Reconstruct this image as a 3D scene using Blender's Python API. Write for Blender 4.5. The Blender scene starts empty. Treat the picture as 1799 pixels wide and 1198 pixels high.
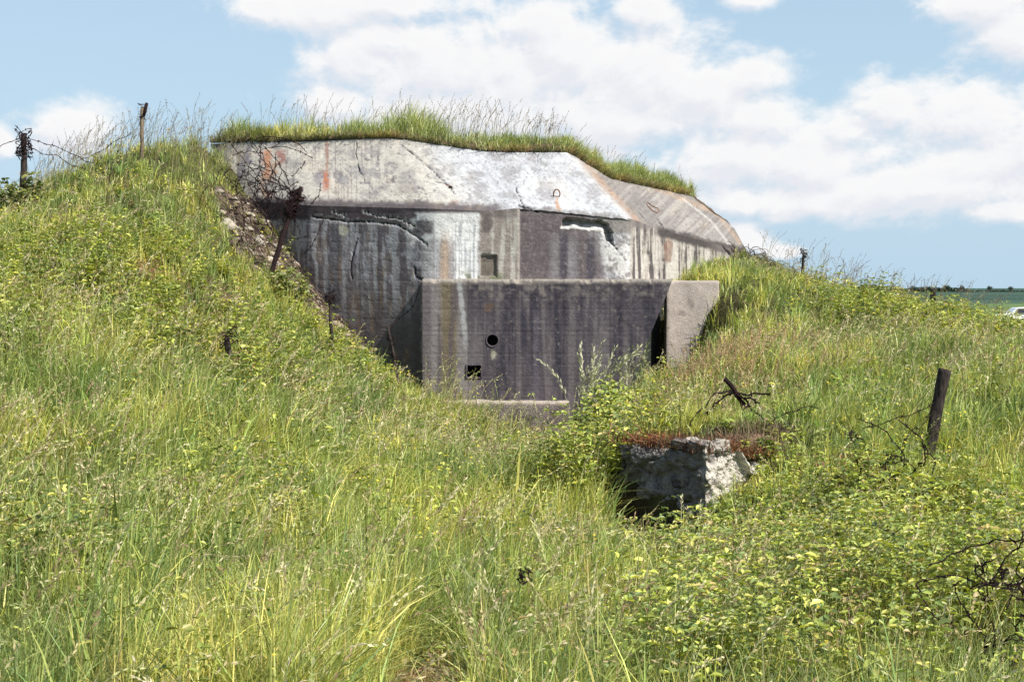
import bpy, math, random
import numpy as np
random.seed(7)
RNG = np.random.default_rng(11)
PI = math.pi
S = bpy.context.scene
COL = S.collection

# ------------------------------------------------------------------ camera model / survey helpers
F = 2499.0                       # focal length in photo pixels (50 mm on 36 mm)
PITCH = math.atan(94.0 / F)
CP, SP = math.cos(PITCH), math.sin(PITCH)

def P(px, py, Y):
    """point at distance Y seen in direction (px,py)"""
    a = (px - 899.5) / F
    b = (599.0 - py) / F
    dy = CP + SP * b
    dz = -SP + CP * b
    return (a * Y / dy, Y, dz * Y / dy)

def PA(px, py, Y):
    px = np.asarray(px, float); py = np.asarray(py, float); Y = np.asarray(Y, float)
    a = (px - 899.5) / F; b = (599.0 - py) / F
    dy = CP + SP * b; dz = -SP + CP * b
    return np.stack([a * Y / dy, Y + 0 * a, dz * Y / dy], -1)

def proj(v):
    v = np.asarray(v, float)
    x, y, z = v[..., 0], v[..., 1], v[..., 2]
    d = y * CP - z * SP
    d = np.where(np.abs(d) < 1e-3, 1e-3, d)
    return 899.5 + F * x / d, 599.0 - F * (y * SP + z * CP) / d

# ------------------------------------------------------------------ noise
def _tab(seed, shape):
    return np.random.default_rng(seed).random(shape)
_T2 = _tab(1, (256, 256)); _T3 = _tab(2, (64, 64, 64))
def vn2(x, y, seed=0):
    x = np.asarray(x, float) + seed * 17.31; y = np.asarray(y, float) + seed * 5.77
    xi = np.floor(x).astype(int); yi = np.floor(y).astype(int)
    fx = x - xi; fy = y - yi
    fx = fx * fx * (3 - 2 * fx); fy = fy * fy * (3 - 2 * fy)
    a = _T2[xi & 255, yi & 255]; b = _T2[(xi + 1) & 255, yi & 255]
    c = _T2[xi & 255, (yi + 1) & 255]; d = _T2[(xi + 1) & 255, (yi + 1) & 255]
    return (a * (1 - fx) + b * fx) * (1 - fy) + (c * (1 - fx) + d * fx) * fy
def fb2(x, y, seed=0, octv=4):
    s = 0; a = 1.0; t = 0
    for o in range(octv):
        s = s + a * vn2(np.asarray(x) * 2.03 ** o, np.asarray(y) * 2.03 ** o, seed + o * 3); t += a; a *= 0.55
    return s / t
def vn3(p, seed=0):
    p = np.asarray(p, float) + seed * 7.13
    i = np.floor(p).astype(int); f = p - i; f = f * f * (3 - 2 * f)
    r = 0
    for dx in (0, 1):
        for dy in (0, 1):
            for dz in (0, 1):
                w = (f[..., 0] if dx else 1 - f[..., 0]) * (f[..., 1] if dy else 1 - f[..., 1]) * (f[..., 2] if dz else 1 - f[..., 2])
                r = r + w * _T3[(i[..., 0] + dx) & 63, (i[..., 1] + dy) & 63, (i[..., 2] + dz) & 63]
    return r
def fb3(p, seed=0, octv=4):
    s = 0; a = 1.0; t = 0
    for o in range(octv):
        s = s + a * vn3(np.asarray(p) * 2.03 ** o, seed + o); t += a; a *= 0.55
    return s / t
def worley3(p, seed=0, jit=.9):
    """nearest-cell id value and distance gap of jittered cells"""
    p = np.asarray(p, float); i = np.floor(p).astype(int)
    d1 = np.full(p.shape[:-1], 9.0); d2 = d1.copy(); idv = np.zeros(p.shape[:-1])
    for dx in (-1, 0, 1):
        for dy in (-1, 0, 1):
            for dz in (-1, 0, 1):
                c = i + np.array([dx, dy, dz]) + seed * 13
                j = np.stack([_T3[c[..., 0] & 63, c[..., 1] & 63, c[..., 2] & 63], _T3[c[..., 1] & 63, c[..., 2] & 63, (c[..., 0] + 9) & 63], _T3[c[..., 2] & 63, (c[..., 0] + 5) & 63, c[..., 1] & 63]], -1)
                q = i + np.array([dx, dy, dz]) + .5 + (j - .5) * jit
                d = np.linalg.norm(p - q, axis=-1)
                near = d < d1
                d2 = np.where(near, d1, np.minimum(d2, d)); idv = np.where(near, _T3[(c[..., 0] * 3 + 1) & 63, (c[..., 1] * 5 + 2) & 63, (c[..., 2] * 7 + 3) & 63], idv); d1 = np.where(near, d, d1)
    return idv, d2 - d1
def sst(a, b, x):
    t = np.clip((np.asarray(x, float) - a) / (b - a), 0, 1)
    return t * t * (3 - 2 * t)
def inpoly(x, y, poly):
    x = np.asarray(x, float); y = np.asarray(y, float)
    r = np.zeros(np.broadcast(x, y).shape, bool)
    n = len(poly)
    for i in range(n):
        x0, y0 = poly[i]; x1, y1 = poly[(i + 1) % n]
        if y0 == y1: continue
        c = ((y0 > y) != (y1 > y)) & (x < (x1 - x0) * (y - y0) / (y1 - y0) + x0)
        r ^= c
    return r
def dpoly(x, y, pts):
    """distance to an open polyline"""
    best = np.full(np.broadcast(x, y).shape, 1e9)
    for (x0, y0), (x1, y1) in zip(pts[:-1], pts[1:]):
        dx, dy = x1 - x0, y1 - y0; L = dx * dx + dy * dy + 1e-9
        t = np.clip(((x - x0) * dx + (y - y0) * dy) / L, 0, 1)
        best = np.minimum(best, np.hypot(x - x0 - t * dx, y - y0 - t * dy))
    return best

# ------------------------------------------------------------------ object helpers
def link(o, parent=None, label=None, cat=None, group=None, kind=None):
    COL.objects.link(o)
    if parent is not None: o.parent = parent
    if label: o['label'] = label
    if cat: o['category'] = cat
    if group: o['group'] = group
    if kind: o['kind'] = kind
    return o
def empty(name, loc=(0, 0, 0), **k):
    o = bpy.data.objects.new(name, None); o.location = loc; o.empty_display_size = 0.2
    return link(o, **k)
def mesh(name, V, quads=None, tris=None, mat=None, col=None, smooth=False, off=None):
    """numpy arrays -> mesh object"""
    V = np.asarray(V, np.float32).reshape(-1, 3)
    if off is not None: V = V - np.asarray(off, np.float32)
    me = bpy.data.meshes.new(name)
    q = np.zeros((0, 4), np.int32) if quads is None or len(quads) == 0 else np.asarray(quads, np.int32).reshape(-1, 4)
    t = np.zeros((0, 3), np.int32) if tris is None or len(tris) == 0 else np.asarray(tris, np.int32).reshape(-1, 3)
    me.vertices.add(len(V)); me.vertices.foreach_set('co', V.ravel())
    loops = np.concatenate([q.ravel(), t.ravel()])
    me.loops.add(len(loops)); me.loops.foreach_set('vertex_index', loops)
    nq, nt = len(q), len(t)
    me.polygons.add(nq + nt)
    ls = np.concatenate([np.arange(nq) * 4, nq * 4 + np.arange(nt) * 3]).astype(np.int32)
    me.polygons.foreach_set('loop_start', ls)
    if smooth: me.polygons.foreach_set('use_smooth', np.ones(nq + nt, bool))
    me.update(calc_edges=True)
    if col is not None:
        col = np.asarray(col, np.float32)
        if col.shape[-1] == 3: col = np.concatenate([col, np.ones((len(col), 1), np.float32)], 1)
        a = me.color_attributes.new('Col', 'FLOAT_COLOR', 'POINT')
        a.data.foreach_set('color', col.ravel())
    if mat: me.materials.append(mat)
    return bpy.data.objects.new(name, me)
def obj(name, V, quads=None, tris=None, mat=None, col=None, smooth=False, parent=None, off=None, **k):
    o = mesh(name, V, quads, tris, mat, col, smooth, off)
    return link(o, parent, **k)

class MB:
    def __init__(s): s.V = []; s.Q = []; s.T = []; s.n = 0
    def add(s, V, Q=None, T=None):
        V = np.asarray(V, float).reshape(-1, 3)
        s.V.append(V)
        if Q is not None and len(Q): s.Q.append(np.asarray(Q) + s.n)
        if T is not None and len(T): s.T.append(np.asarray(T) + s.n)
        s.n += len(V)
    def tube(s, pts, rad, n=6, caps=True):
        p = np.asarray(pts, float); m = len(p)
        r = np.broadcast_to(np.asarray(rad, float), (m,))
        t = np.gradient(p, axis=0); t /= (np.linalg.norm(t, axis=1, keepdims=True) + 1e-9)
        u = np.array([0.31, 0.22, 0.92]); u = u - t[0] * (u @ t[0]); u /= np.linalg.norm(u)
        vs = []
        for i in range(m):
            u = u - t[i] * (u @ t[i]); u /= (np.linalg.norm(u) + 1e-9)
            w = np.cross(t[i], u)
            a = np.arange(n) * 2 * PI / n
            vs.append(p[i] + r[i] * (np.cos(a)[:, None] * u + np.sin(a)[:, None] * w))
        V = np.concatenate(vs)
        i, j = np.meshgrid(np.arange(m - 1), np.arange(n), indexing='ij')
        a = i * n + j; b = i * n + (j + 1) % n
        Q = np.stack([a, b, b + n, a + n], -1).reshape(-1, 4)
        T = []
        if caps:
            V = np.concatenate([V, p[:1], p[-1:]])
            for k in range(n):
                T.append((m * n, (k + 1) % n, k)); T.append((m * n + 1, (m - 1) * n + k, (m - 1) * n + (k + 1) % n))
        s.add(V, Q, T)
    def grid(s, G, flip=False):
        a, b = G.shape[:2]
        s.add(G.reshape(-1, 3), gridq(a, b, flip))
    def arrays(s):
        if not s.V: s.add(np.zeros((3, 3)), None, [(0, 1, 2)])
        return (np.concatenate(s.V), np.concatenate(s.Q) if s.Q else None, np.concatenate(s.T) if s.T else None)
    def build(s, name, mat, parent=None, smooth=False, col=None, off=None, **k):
        V, Q, T = s.arrays()
        return obj(name, V, Q, T, mat, col, smooth, parent, off, **k)
def gridq(a, b, flip=False):
    i, j = np.meshgrid(np.arange(a - 1), np.arange(b - 1), indexing='ij')
    k = i * b + j
    q = np.stack([k, k + 1, k + b + 1, k + b], -1).reshape(-1, 4)
    return q[:, ::-1] if flip else q

# ------------------------------------------------------------------ materials
def newmat(name):
    m = bpy.data.materials.new(name); m.use_nodes = True
    nt = m.node_tree; nt.nodes.clear()
    return m, nt
def N(nt, t, **k):
    n = nt.nodes.new(t)
    for a, b in k.items(): setattr(n, a, b)
    return n
def L(nt, a, b): nt.links.new(a, b)
def attr_mat(name, rough=0.9, noise=None, bump=0.0, bscale=60, spec=0.2, transl=0.0, tcol=(1.15, 1.15, 0.6)):
    m, nt = newmat(name)
    out = N(nt, 'ShaderNodeOutputMaterial'); pr = N(nt, 'ShaderNodeBsdfPrincipled')
    at = N(nt, 'ShaderNodeAttribute', attribute_name='Col')
    c = at.outputs['Color']
    tc = N(nt, 'ShaderNodeTexCoord')
    if noise:
        for sc, lo, hi in noise:
            nz = N(nt, 'ShaderNodeTexNoise'); nz.inputs['Scale'].default_value = sc; nz.inputs['Detail'].default_value = 5; nz.inputs['Roughness'].default_value = 0.65
            L(nt, tc.outputs['Object'], nz.inputs['Vector'])
            mr = N(nt, 'ShaderNodeMapRange'); mr.inputs['From Min'].default_value = 0.3; mr.inputs['From Max'].default_value = 0.7
            mr.inputs['To Min'].default_value = lo; mr.inputs['To Max'].default_value = hi
            L(nt, nz.outputs['Fac'], mr.inputs['Value'])
            mx = N(nt, 'ShaderNodeVectorMath', operation='SCALE')
            L(nt, c, mx.inputs[0]); L(nt, mr.outputs[0], mx.inputs['Scale'])
            c = mx.outputs[0]
    L(nt, c, pr.inputs['Base Color'])
    pr.inputs['Roughness'].default_value = rough
    pr.inputs['Specular IOR Level'].default_value = spec
    if bump:
        nz = N(nt, 'ShaderNodeTexNoise'); nz.inputs['Scale'].default_value = bscale; nz.inputs['Detail'].default_value = 6
        L(nt, tc.outputs['Object'], nz.inputs['Vector'])
        bp = N(nt, 'ShaderNodeBump'); bp.inputs['Strength'].default_value = bump; bp.inputs['Distance'].default_value = 0.03
        L(nt, nz.outputs['Fac'], bp.inputs['Height']); L(nt, bp.outputs[0], pr.inputs['Normal'])
    if transl > 0:
        tr = N(nt, 'ShaderNodeBsdfTranslucent')
        vm = N(nt, 'ShaderNodeVectorMath', operation='MULTIPLY'); vm.inputs[1].default_value = tcol
        L(nt, c, vm.inputs[0]); L(nt, vm.outputs[0], tr.inputs['Color'])
        ms = N(nt, 'ShaderNodeMixShader'); ms.inputs[0].default_value = transl
        L(nt, pr.outputs[0], ms.inputs[1]); L(nt, tr.outputs[0], ms.inputs[2]); L(nt, ms.outputs[0], out.inputs[0])
    else:
        L(nt, pr.outputs[0], out.inputs[0])
    return m
def ramp_mat(name, cols, scale=8, rough=0.85, stretch=(1, 1, 1), bump=0.3, metal=0.0, spec=0.3):
    m, nt = newmat(name)
    out = N(nt, 'ShaderNodeOutputMaterial'); pr = N(nt, 'ShaderNodeBsdfPrincipled')
    tc = N(nt, 'ShaderNodeTexCoord'); mp = N(nt, 'ShaderNodeMapping'); mp.inputs['Scale'].default_value = stretch
    L(nt, tc.outputs['Object'], mp.inputs[0])
    nz = N(nt, 'ShaderNodeTexNoise'); nz.inputs['Scale'].default_value = scale; nz.inputs['Detail'].default_value = 6; nz.inputs['Roughness'].default_value = 0.7
    L(nt, mp.outputs[0], nz.inputs['Vector'])
    cr = N(nt, 'ShaderNodeValToRGB')
    el = cr.color_ramp.elements
    pos = np.linspace(0.3, 0.7, len(cols))
    el[0].position = pos[0]; el[0].color = (*cols[0], 1); el[1].position = pos[-1]; el[1].color = (*cols[-1], 1)
    for p_, c_ in list(zip(pos, cols))[1:-1]:
        e = el.new(p_); e.color = (*c_, 1)
    L(nt, nz.outputs['Fac'], cr.inputs[0]); L(nt, cr.outputs[0], pr.inputs['Base Color'])
    pr.inputs['Roughness'].default_value = rough; pr.inputs['Metallic'].default_value = metal
    pr.inputs['Specular IOR Level'].default_value = spec
    if bump:
        bp = N(nt, 'ShaderNodeBump'); bp.inputs['Strength'].default_value = bump; bp.inputs['Distance'].default_value = 0.02
        L(nt, nz.outputs['Fac'], bp.inputs['Height']); L(nt, bp.outputs[0], pr.inputs['Normal'])
    L(nt, pr.outputs[0], out.inputs[0])
    return m
M_CONC = attr_mat('weathered_concrete', 0.93, [(9, 0.82, 1.12), (45, 0.8, 1.15)], 0.3, 30, 0.15)
M_GROUND = attr_mat('soil', 0.95, [(3, 0.75, 1.2), (30, 0.6, 1.3)], 0.8, 20, 0.1)
M_GRASS = attr_mat('grass_blades', 0.45, None, 0, 60, 0.4, 0.43, (1.05, 1.1, 0.5))
M_LEAF = attr_mat('leaf_blades', 0.42, None, 0, 60, 0.45, 0.28, (1.15, 1.2, 0.35))
M_SEED = attr_mat('seed_heads', 0.8, None, 0, 60, 0.2, 0.25, (1, 1, 0.8))
M_STONE = attr_mat('broken_concrete', 0.95, [(14, 0.75, 1.2), (70, 0.7, 1.25)], 0.9, 45, 0.1)
M_WOOD = ramp_mat('old_wood', [(0.012, 0.010, 0.012), (0.04, 0.032, 0.03), (0.08, 0.062, 0.052)], 14, 0.95, (3, 3, 0.6), 0.7, spec=0.08)
M_GREYWOOD = ramp_mat('grey_wood', [(0.05, 0.035, 0.025), (0.16, 0.12, 0.08), (0.26, 0.2, 0.14)], 14, 0.9, (3, 3, 0.6), 0.7)
M_RUST = ramp_mat('rusty_iron', [(0.010, 0.008, 0.011), (0.02, 0.013, 0.014), (0.045, 0.022, 0.018)], 30, 0.95, bump=0.5, spec=0.06)
M_RUSTB = ramp_mat('bright_rust', [(0.06, 0.03, 0.02), (0.2, 0.08, 0.035), (0.3, 0.2, 0.13)], 30, 0.8, bump=0.5)
M_TWIG = ramp_mat('dead_stems', [(0.02, 0.013, 0.014), (0.055, 0.035, 0.032), (0.13, 0.085, 0.07)], 9, 0.9, bump=0.3)
M_PALETWIG = ramp_mat('dry_stems', [(0.12, 0.08, 0.06), (0.28, 0.2, 0.14), (0.42, 0.33, 0.24)], 9, 0.9, bump=0.3)
M_HOLE = ramp_mat('dark_opening', [(0.012, 0.010, 0.010), (0.02, 0.016, 0.015), (0.035, 0.028, 0.025)], 9, 0.95)
M_BARK = ramp_mat('bark', [(0.03, 0.025, 0.02), (0.06, 0.05, 0.04), (0.1, 0.08, 0.06)], 3)
M_CARW = ramp_mat('white_car_paint', [(0.7, 0.7, 0.7), (0.78, 0.78, 0.78), (0.8, 0.8, 0.8)], 2, 0.3, bump=0, spec=0.5)
M_GLASS = ramp_mat('car_glass', [(0.01, 0.012, 0.015), (0.02, 0.022, 0.025), (0.03, 0.03, 0.03)], 2, 0.1, bump=0, spec=0.6)
M_TYRE = ramp_mat('tyre_rubber', [(0.01, 0.01, 0.01), (0.02, 0.02, 0.02), (0.03, 0.03, 0.03)], 9, 0.9)

# ------------------------------------------------------------------ terrain
CTRL = [(-700,0,-1.85),(400,0,-1.85),(1400,0,-1.85),(2600,0,-1.85),
 (-200,6,-1.95),(900,6,-2.15),(2000,6,-2.1),
 (-300,10,-1.6),(0,10,-1.75),(450,10,-1.95),(900,10,-2.3),(1350,10,-2.35),(1799,10,-2.15),(2200,10,-2.0),
 (0,13,-1.2),(450,13,-1.75),(900,13,-2.4),(1150,12.6,-2.45),(1400,12.8,-2.15),(1799,13,-1.95),
 (1120,14.6,-1.6),(1250,14.3,-1.42),(1330,13.9,-1.45),(1400,14.5,-1.5),(1650,14.6,-1.7),(1799,15,-1.6),
 (-300,16,-.3),(0,16,-.5),(450,16,-1.35),(700,16,-2.1),(950,16,-2.65),(1080,16.3,-2.3),
 (0,20,.25),(200,20,.45),(320,20,.15),(450,20,-.6),(600,20,-1.45),(750,20,-2.15),(950,20,-2.98),(1050,20,-2.6),(1150,20,-1.8),(1250,20,-1.35),(1400,20,-1.15),(1799,20,-1.15),
 (0,23.5,.95),(200,23.5,1.55),(340,23.5,1.2),(420,23.5,.6),(500,23.5,-.1),(600,23.5,-1.1),(700,23.5,-1.65),(760,23.4,-1.95),(850,23.1,-2.2),(905,23.0,-2.6),(980,22.8,-2.95),(1050,23.5,-2.5),(1110,23.5,-1.75),(1190,23.7,-1.45),(1225,23.7,-1.3),(1255,23.7,-.75),(1500,23.5,-.75),(1799,23.5,-1.05),
 (480,25.2,.35),(540,25.2,-.55),(430,25.8,1.1),(400,26.5,1.6),(372,27.4,2.15),(640,24.8,-1.35),(700,24.8,-1.75),(770,24.6,-2.0),(850,24.6,-2.3),(950,24.6,-2.9),(1050,24.6,-2.5),(1110,24.5,-1.95),
 (0,25,1.15),(100,25.5,1.7),(200,26,2.25),(300,27,2.62),(355,28.0,2.8),
 (-300,24,.6),(-300,30,.3),(0,31,.8),(200,33,1.7),(340,34,2.1),(-300,45,-1.5),(300,48,0),
 (1170,25.1,-1.3),(1224,25.0,-1.45),(1243,25.2,-1.0),(1264,25.4,-.1),(1280,27,.2),(1300,29,.3),(1400,28,.1),(1450,28,-.12),(1500,30,-.25),(1650,30,-.6),(1799,28,-.9),(2100,28,-1.4),
 (1310,33,.7),(1380,33,.35),(1440,33,-.1),(1330,38,.6),(1400,38,-.2),(1600,36,-1.3),(1799,36,-1.9),(1400,50,-2.4),(1799,50,-3),(2300,36,-2.5),
 (700,30,1.0),(950,30,1.0),(1100,32,1.0),(900,38,1.2)]
CXY = np.array([((p - 899.5) / F * max(Y, 4.0), Y) for p, Y, z in CTRL]); CZ = np.array([z for _, _, z in CTRL])
_n = len(CXY)
_D = np.hypot(CXY[:, None, 0] - CXY[None, :, 0], CXY[:, None, 1] - CXY[None, :, 1])
_A = np.zeros((_n + 1, _n + 1)); _A[:_n, :_n] = -_D - 0.25 * 0 * np.eye(_n); _A[:_n, _n] = 1; _A[_n, :_n] = 1
_A[:_n, :_n] += 0.06 * np.eye(_n)
_W = np.linalg.solve(_A, np.concatenate([CZ, [0]]))
def _rbf(x, y):
    out = np.empty(x.shape)
    xf, yf, of = x.ravel(), y.ravel(), out.ravel()
    for i in range(0, len(xf), 60000):
        d = np.hypot(xf[i:i + 60000, None] - CXY[None, :, 0], yf[i:i + 60000, None] - CXY[None, :, 1])
        of[i:i + 60000] = -d @ _W[:_n] + _W[_n]
    return of.reshape(x.shape)
HOLLOW = [(1.80, 12.98), (1.0, 13.98), (.78, 13.75), (1.15, 12.95), (1.45, 12.6), (1.8, 12.7)]
def ground_raw(x, y):
    x = np.asarray(x, float); y = np.asarray(y, float)
    z = _rbf(x, y)
    z = z + 0.14 * (fb2(x * 0.9, y * 0.9, 3) - 0.5) + 0.05 * (fb2(x * 4, y * 4, 9, 3) - 0.5)
    # cut beside the broken block
    cut = sst(0.9, 0.3, np.hypot((x - 1.35) / .8, (y - 12.75) / 0.7)) * 0.3
    z = z - cut
    z = z - .55 * sst(3.5, 3.22, x) * sst(2.2, 2.6, x) * sst(23.7, 24.7, y) * (y < 26.2)
    z = z - .28 * inpoly(x, y, HOLLOW)
    r = np.hypot(x, y - 18)
    w = sst(32, 60, r)
    far = -3.1 + 0.1 * (fb2(x * 0.02, y * 0.02, 5) - 0.5)
    return z * (1 - w) + far * w
# lookup cache for fast sampling
GX = np.arange(-30, 34, 0.12); GY = np.arange(-8, 66, 0.12)
_gx, _gy = np.meshgrid(GX, GY, indexing='ij')
GZ = ground_raw(_gx, _gy)
def ground(x, y):
    x = np.asarray(x, float); y = np.asarray(y, float)
    u = np.clip((x - GX[0]) / 0.12, 0, len(GX) - 1.001); v = np.clip((y - GY[0]) / 0.12, 0, len(GY) - 1.001)
    i = u.astype(int); j = v.astype(int); fu = u - i; fv = v - j
    return (GZ[i, j] * (1 - fu) + GZ[i + 1, j] * fu) * (1 - fv) + (GZ[i, j + 1] * (1 - fu) + GZ[i + 1, j + 1] * fu) * fv
def gz(x, y): return float(ground(np.array([x]), np.array([y]))[0])

RUBBLE = [(378, 335), (430, 345), (500, 370), (545, 420), (560, 500), (640, 560), (735, 625), (700, 650), (610, 600), (545, 560), (500, 520), (455, 480), (400, 430)]
SOIL = [((-6.72, 22.0), .35, .2), ((-5.0, 19.8), .35, .25), ((0.72, 9.3), .28, .38), ((-0.44, 7.4), .22, .34), ((-0.5, 6.0), .3, .15), ((2.1, 13.9), .6, .12), ((-4.2, 20.5), .3, .3), ((3.3, 13.6), .5, .18), ((3.6, 11.6), .2, .2)]
def soilmask(x, y):
    m = np.zeros(np.shape(x))
    for (cx, cy), rx, ry in SOIL:
        m = np.maximum(m, sst(1.25, 0.6, np.hypot((x - cx) / rx, (y - cy) / ry) + 0.5 * (fb2(x * 5, y * 5, 2) - 0.5)))
    return m

def axis(lo, hi, step, far, g=1.18):
    a = list(np.arange(lo, hi, step)); s = step; x = a[-1]
    while x < far: s *= g; x += s; a.append(x)
    s = step; x = a[0]; pre = []
    while x > -far: s *= g; x -= s; pre.append(x)
    return np.array(pre[::-1] + a)
ax = axis(-13, 14, 0.14, 4500); ay = axis(3, 38, 0.14, 4500)
gx, gy = np.meshgrid(ax, ay, indexing='ij')
gzv = np.where((np.abs(gx - 2) < 31) & (gy > -7.5) & (gy < 65), ground(gx, gy), -3.1 + 0.1 * (fb2(gx * 0.02, gy * 0.02, 5) - 0.5))
V = np.stack([gx, gy, gzv], -1).reshape(-1, 3)
ppx, ppy = proj(V)
base = np.array([0.055, 0.05, 0.022])
c = np.tile(base, (len(V), 1))
n1 = fb2(V[:, 0] * 1.5, V[:, 1] * 1.5, 4)[:, None]
c = c * (0.7 + 0.6 * n1) + np.array([0.02, 0.035, 0.0]) * sst(0.4, 0.7, n1)
rub = inpoly(ppx, ppy, RUBBLE) & (V[:, 1] > 18) & (V[:, 1] < 28)
c[inpoly(V[:, 0], V[:, 1], HOLLOW)] = (.03, .018, .014)
c[rub] = np.array([0.12, 0.09, 0.07]) * (0.6 + 0.8 * fb2(V[rub, 0] * 6, V[rub, 1] * 6, 8)[:, None])
sm = soilmask(V[:, 0], V[:, 1])[:, None]
c = c * (1 - sm) + np.array([0.30, 0.19, 0.13]) * sm
farm = sst(45, 75, V[:, 1])[:, None]
rowc = np.where((V[:, 1] > 290)[:, None], np.array([0.04, 0.075, 0.055]), np.array([0.10, 0.15, 0.055]))
strip = sst(0.45, 0.55, fb2(V[:, 0] * 0.004, V[:, 1] * 0.012, 12))[:, None]
rowc = rowc * (0.85 + 0.3 * strip)
c = c * (1 - farm) + rowc * farm
obj('ground', V, gridq(len(ax), len(ay), True), mat=M_GROUND, col=c, smooth=True, kind='structure',
    label='grassy bank and meadow ground running out to flat fields')

# ------------------------------------------------------------------ bunker facade
KEYS = [((405,350,27.8),(366,253,29.0)), ((540,361,26.0),(540,248,27.8)), ((762,367,24.7),(692,243,26.9)),
        ((862,371,24.7),(850,267,26.2)), ((912,365,24.7),(905,268,26.1)), ((1110,384,24.72),(1000,268,26.0)),
        ((1155,402,26.0),(1075,315,29.0)), ((1300,440,33.0),(1215,345,34.0)), ((1318,450,39.0),(1292,402,39.0))]
BK = np.array([P(*k[0]) for k in KEYS]); TK = np.array([P(*k[1]) for k in KEYS])
seg = np.linalg.norm(np.diff(BK[:, :2], axis=0), axis=1); cum = np.concatenate([[0], np.cumsum(seg)])
uu = np.concatenate([np.arange(0, cum[6], 0.02), np.arange(cum[6], cum[-1], 0.035)])
def interp(K, u):
    r = np.stack([np.interp(u, cum, K[:, i]) for i in range(3)], -1)
    k = np.hanning(33); k /= k.sum()
    pad = np.concatenate([np.repeat(r[:1], 16, 0), r, np.repeat(r[-1:], 16, 0)])
    return np.stack([np.convolve(pad[:, i], k, 'valid') for i in range(3)], -1)
Bu = interp(BK, uu); Tu = interp(TK, uu)
def grid_normals(G):
    du = np.gradient(G, axis=0); dv = np.gradient(G, axis=1)
    n = np.cross(du, dv); n /= (np.linalg.norm(n, axis=2, keepdims=True) + 1e-9)
    return n
CHIP = [(988,385),(1010,384),(1035,388),(1056,386),(1070,394),(1075,408),(1076,430),(1066,424),(1058,412),(1045,405),(1020,402),(986,400)]
CHIPL = [(988,385),(1010,384),(1035,388),(1056,386),(1070,394),(1075,408),(1076,430)]
CRACKS = [([(548,380),(575,384),(610,389),(640,388),(668,391),(697,394)], 2.2, 1),
          ([(697,394),(715,405),(738,420),(750,430)], 1.5, 1), ([(640,372),(668,380),(700,384),(730,398)], 1.2, 1),
          ([(585,372),(605,378),(608,388)], 1.0, 1), ([(628,420),(622,440),(616,470),(618,490)], 1.2, 0),
          ([(627,250),(625,270),(632,300),(642,318)], 0.8, 0), ([(728,470),(730,485),(741,492)], 2.0, 0),
          ([(905,330),(912,345),(920,362)], 1.2, 0), ([(912,360),(930,366),(945,371)], 1.6, 0),
          ([(1155,385),(1168,400),(1180,408)], 1.5, 0), ([(1270,432),(1285,448),(1292,466)], 2.2, 0), ([(1290,440),(1300,455),(1303,468)], 2.0, 0),
          ([(700,250),(760,300),(800,340)], 0.9, 0), ([(765,320),(785,322),(795,330)], 1.0, 0), ([(1075,428),(1085,440)], 1.0, 0)]
def blob(px, py, cx, cy, rx, ry, wob=0.35, sd=0):
    d = np.hypot((px - cx) / rx, (py - cy) / ry) + wob * 2 * (fb2(px / 14.0, py / 14.0, 40 + sd) - 0.5)
    return sst(1.1, 0.7, d)
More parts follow.
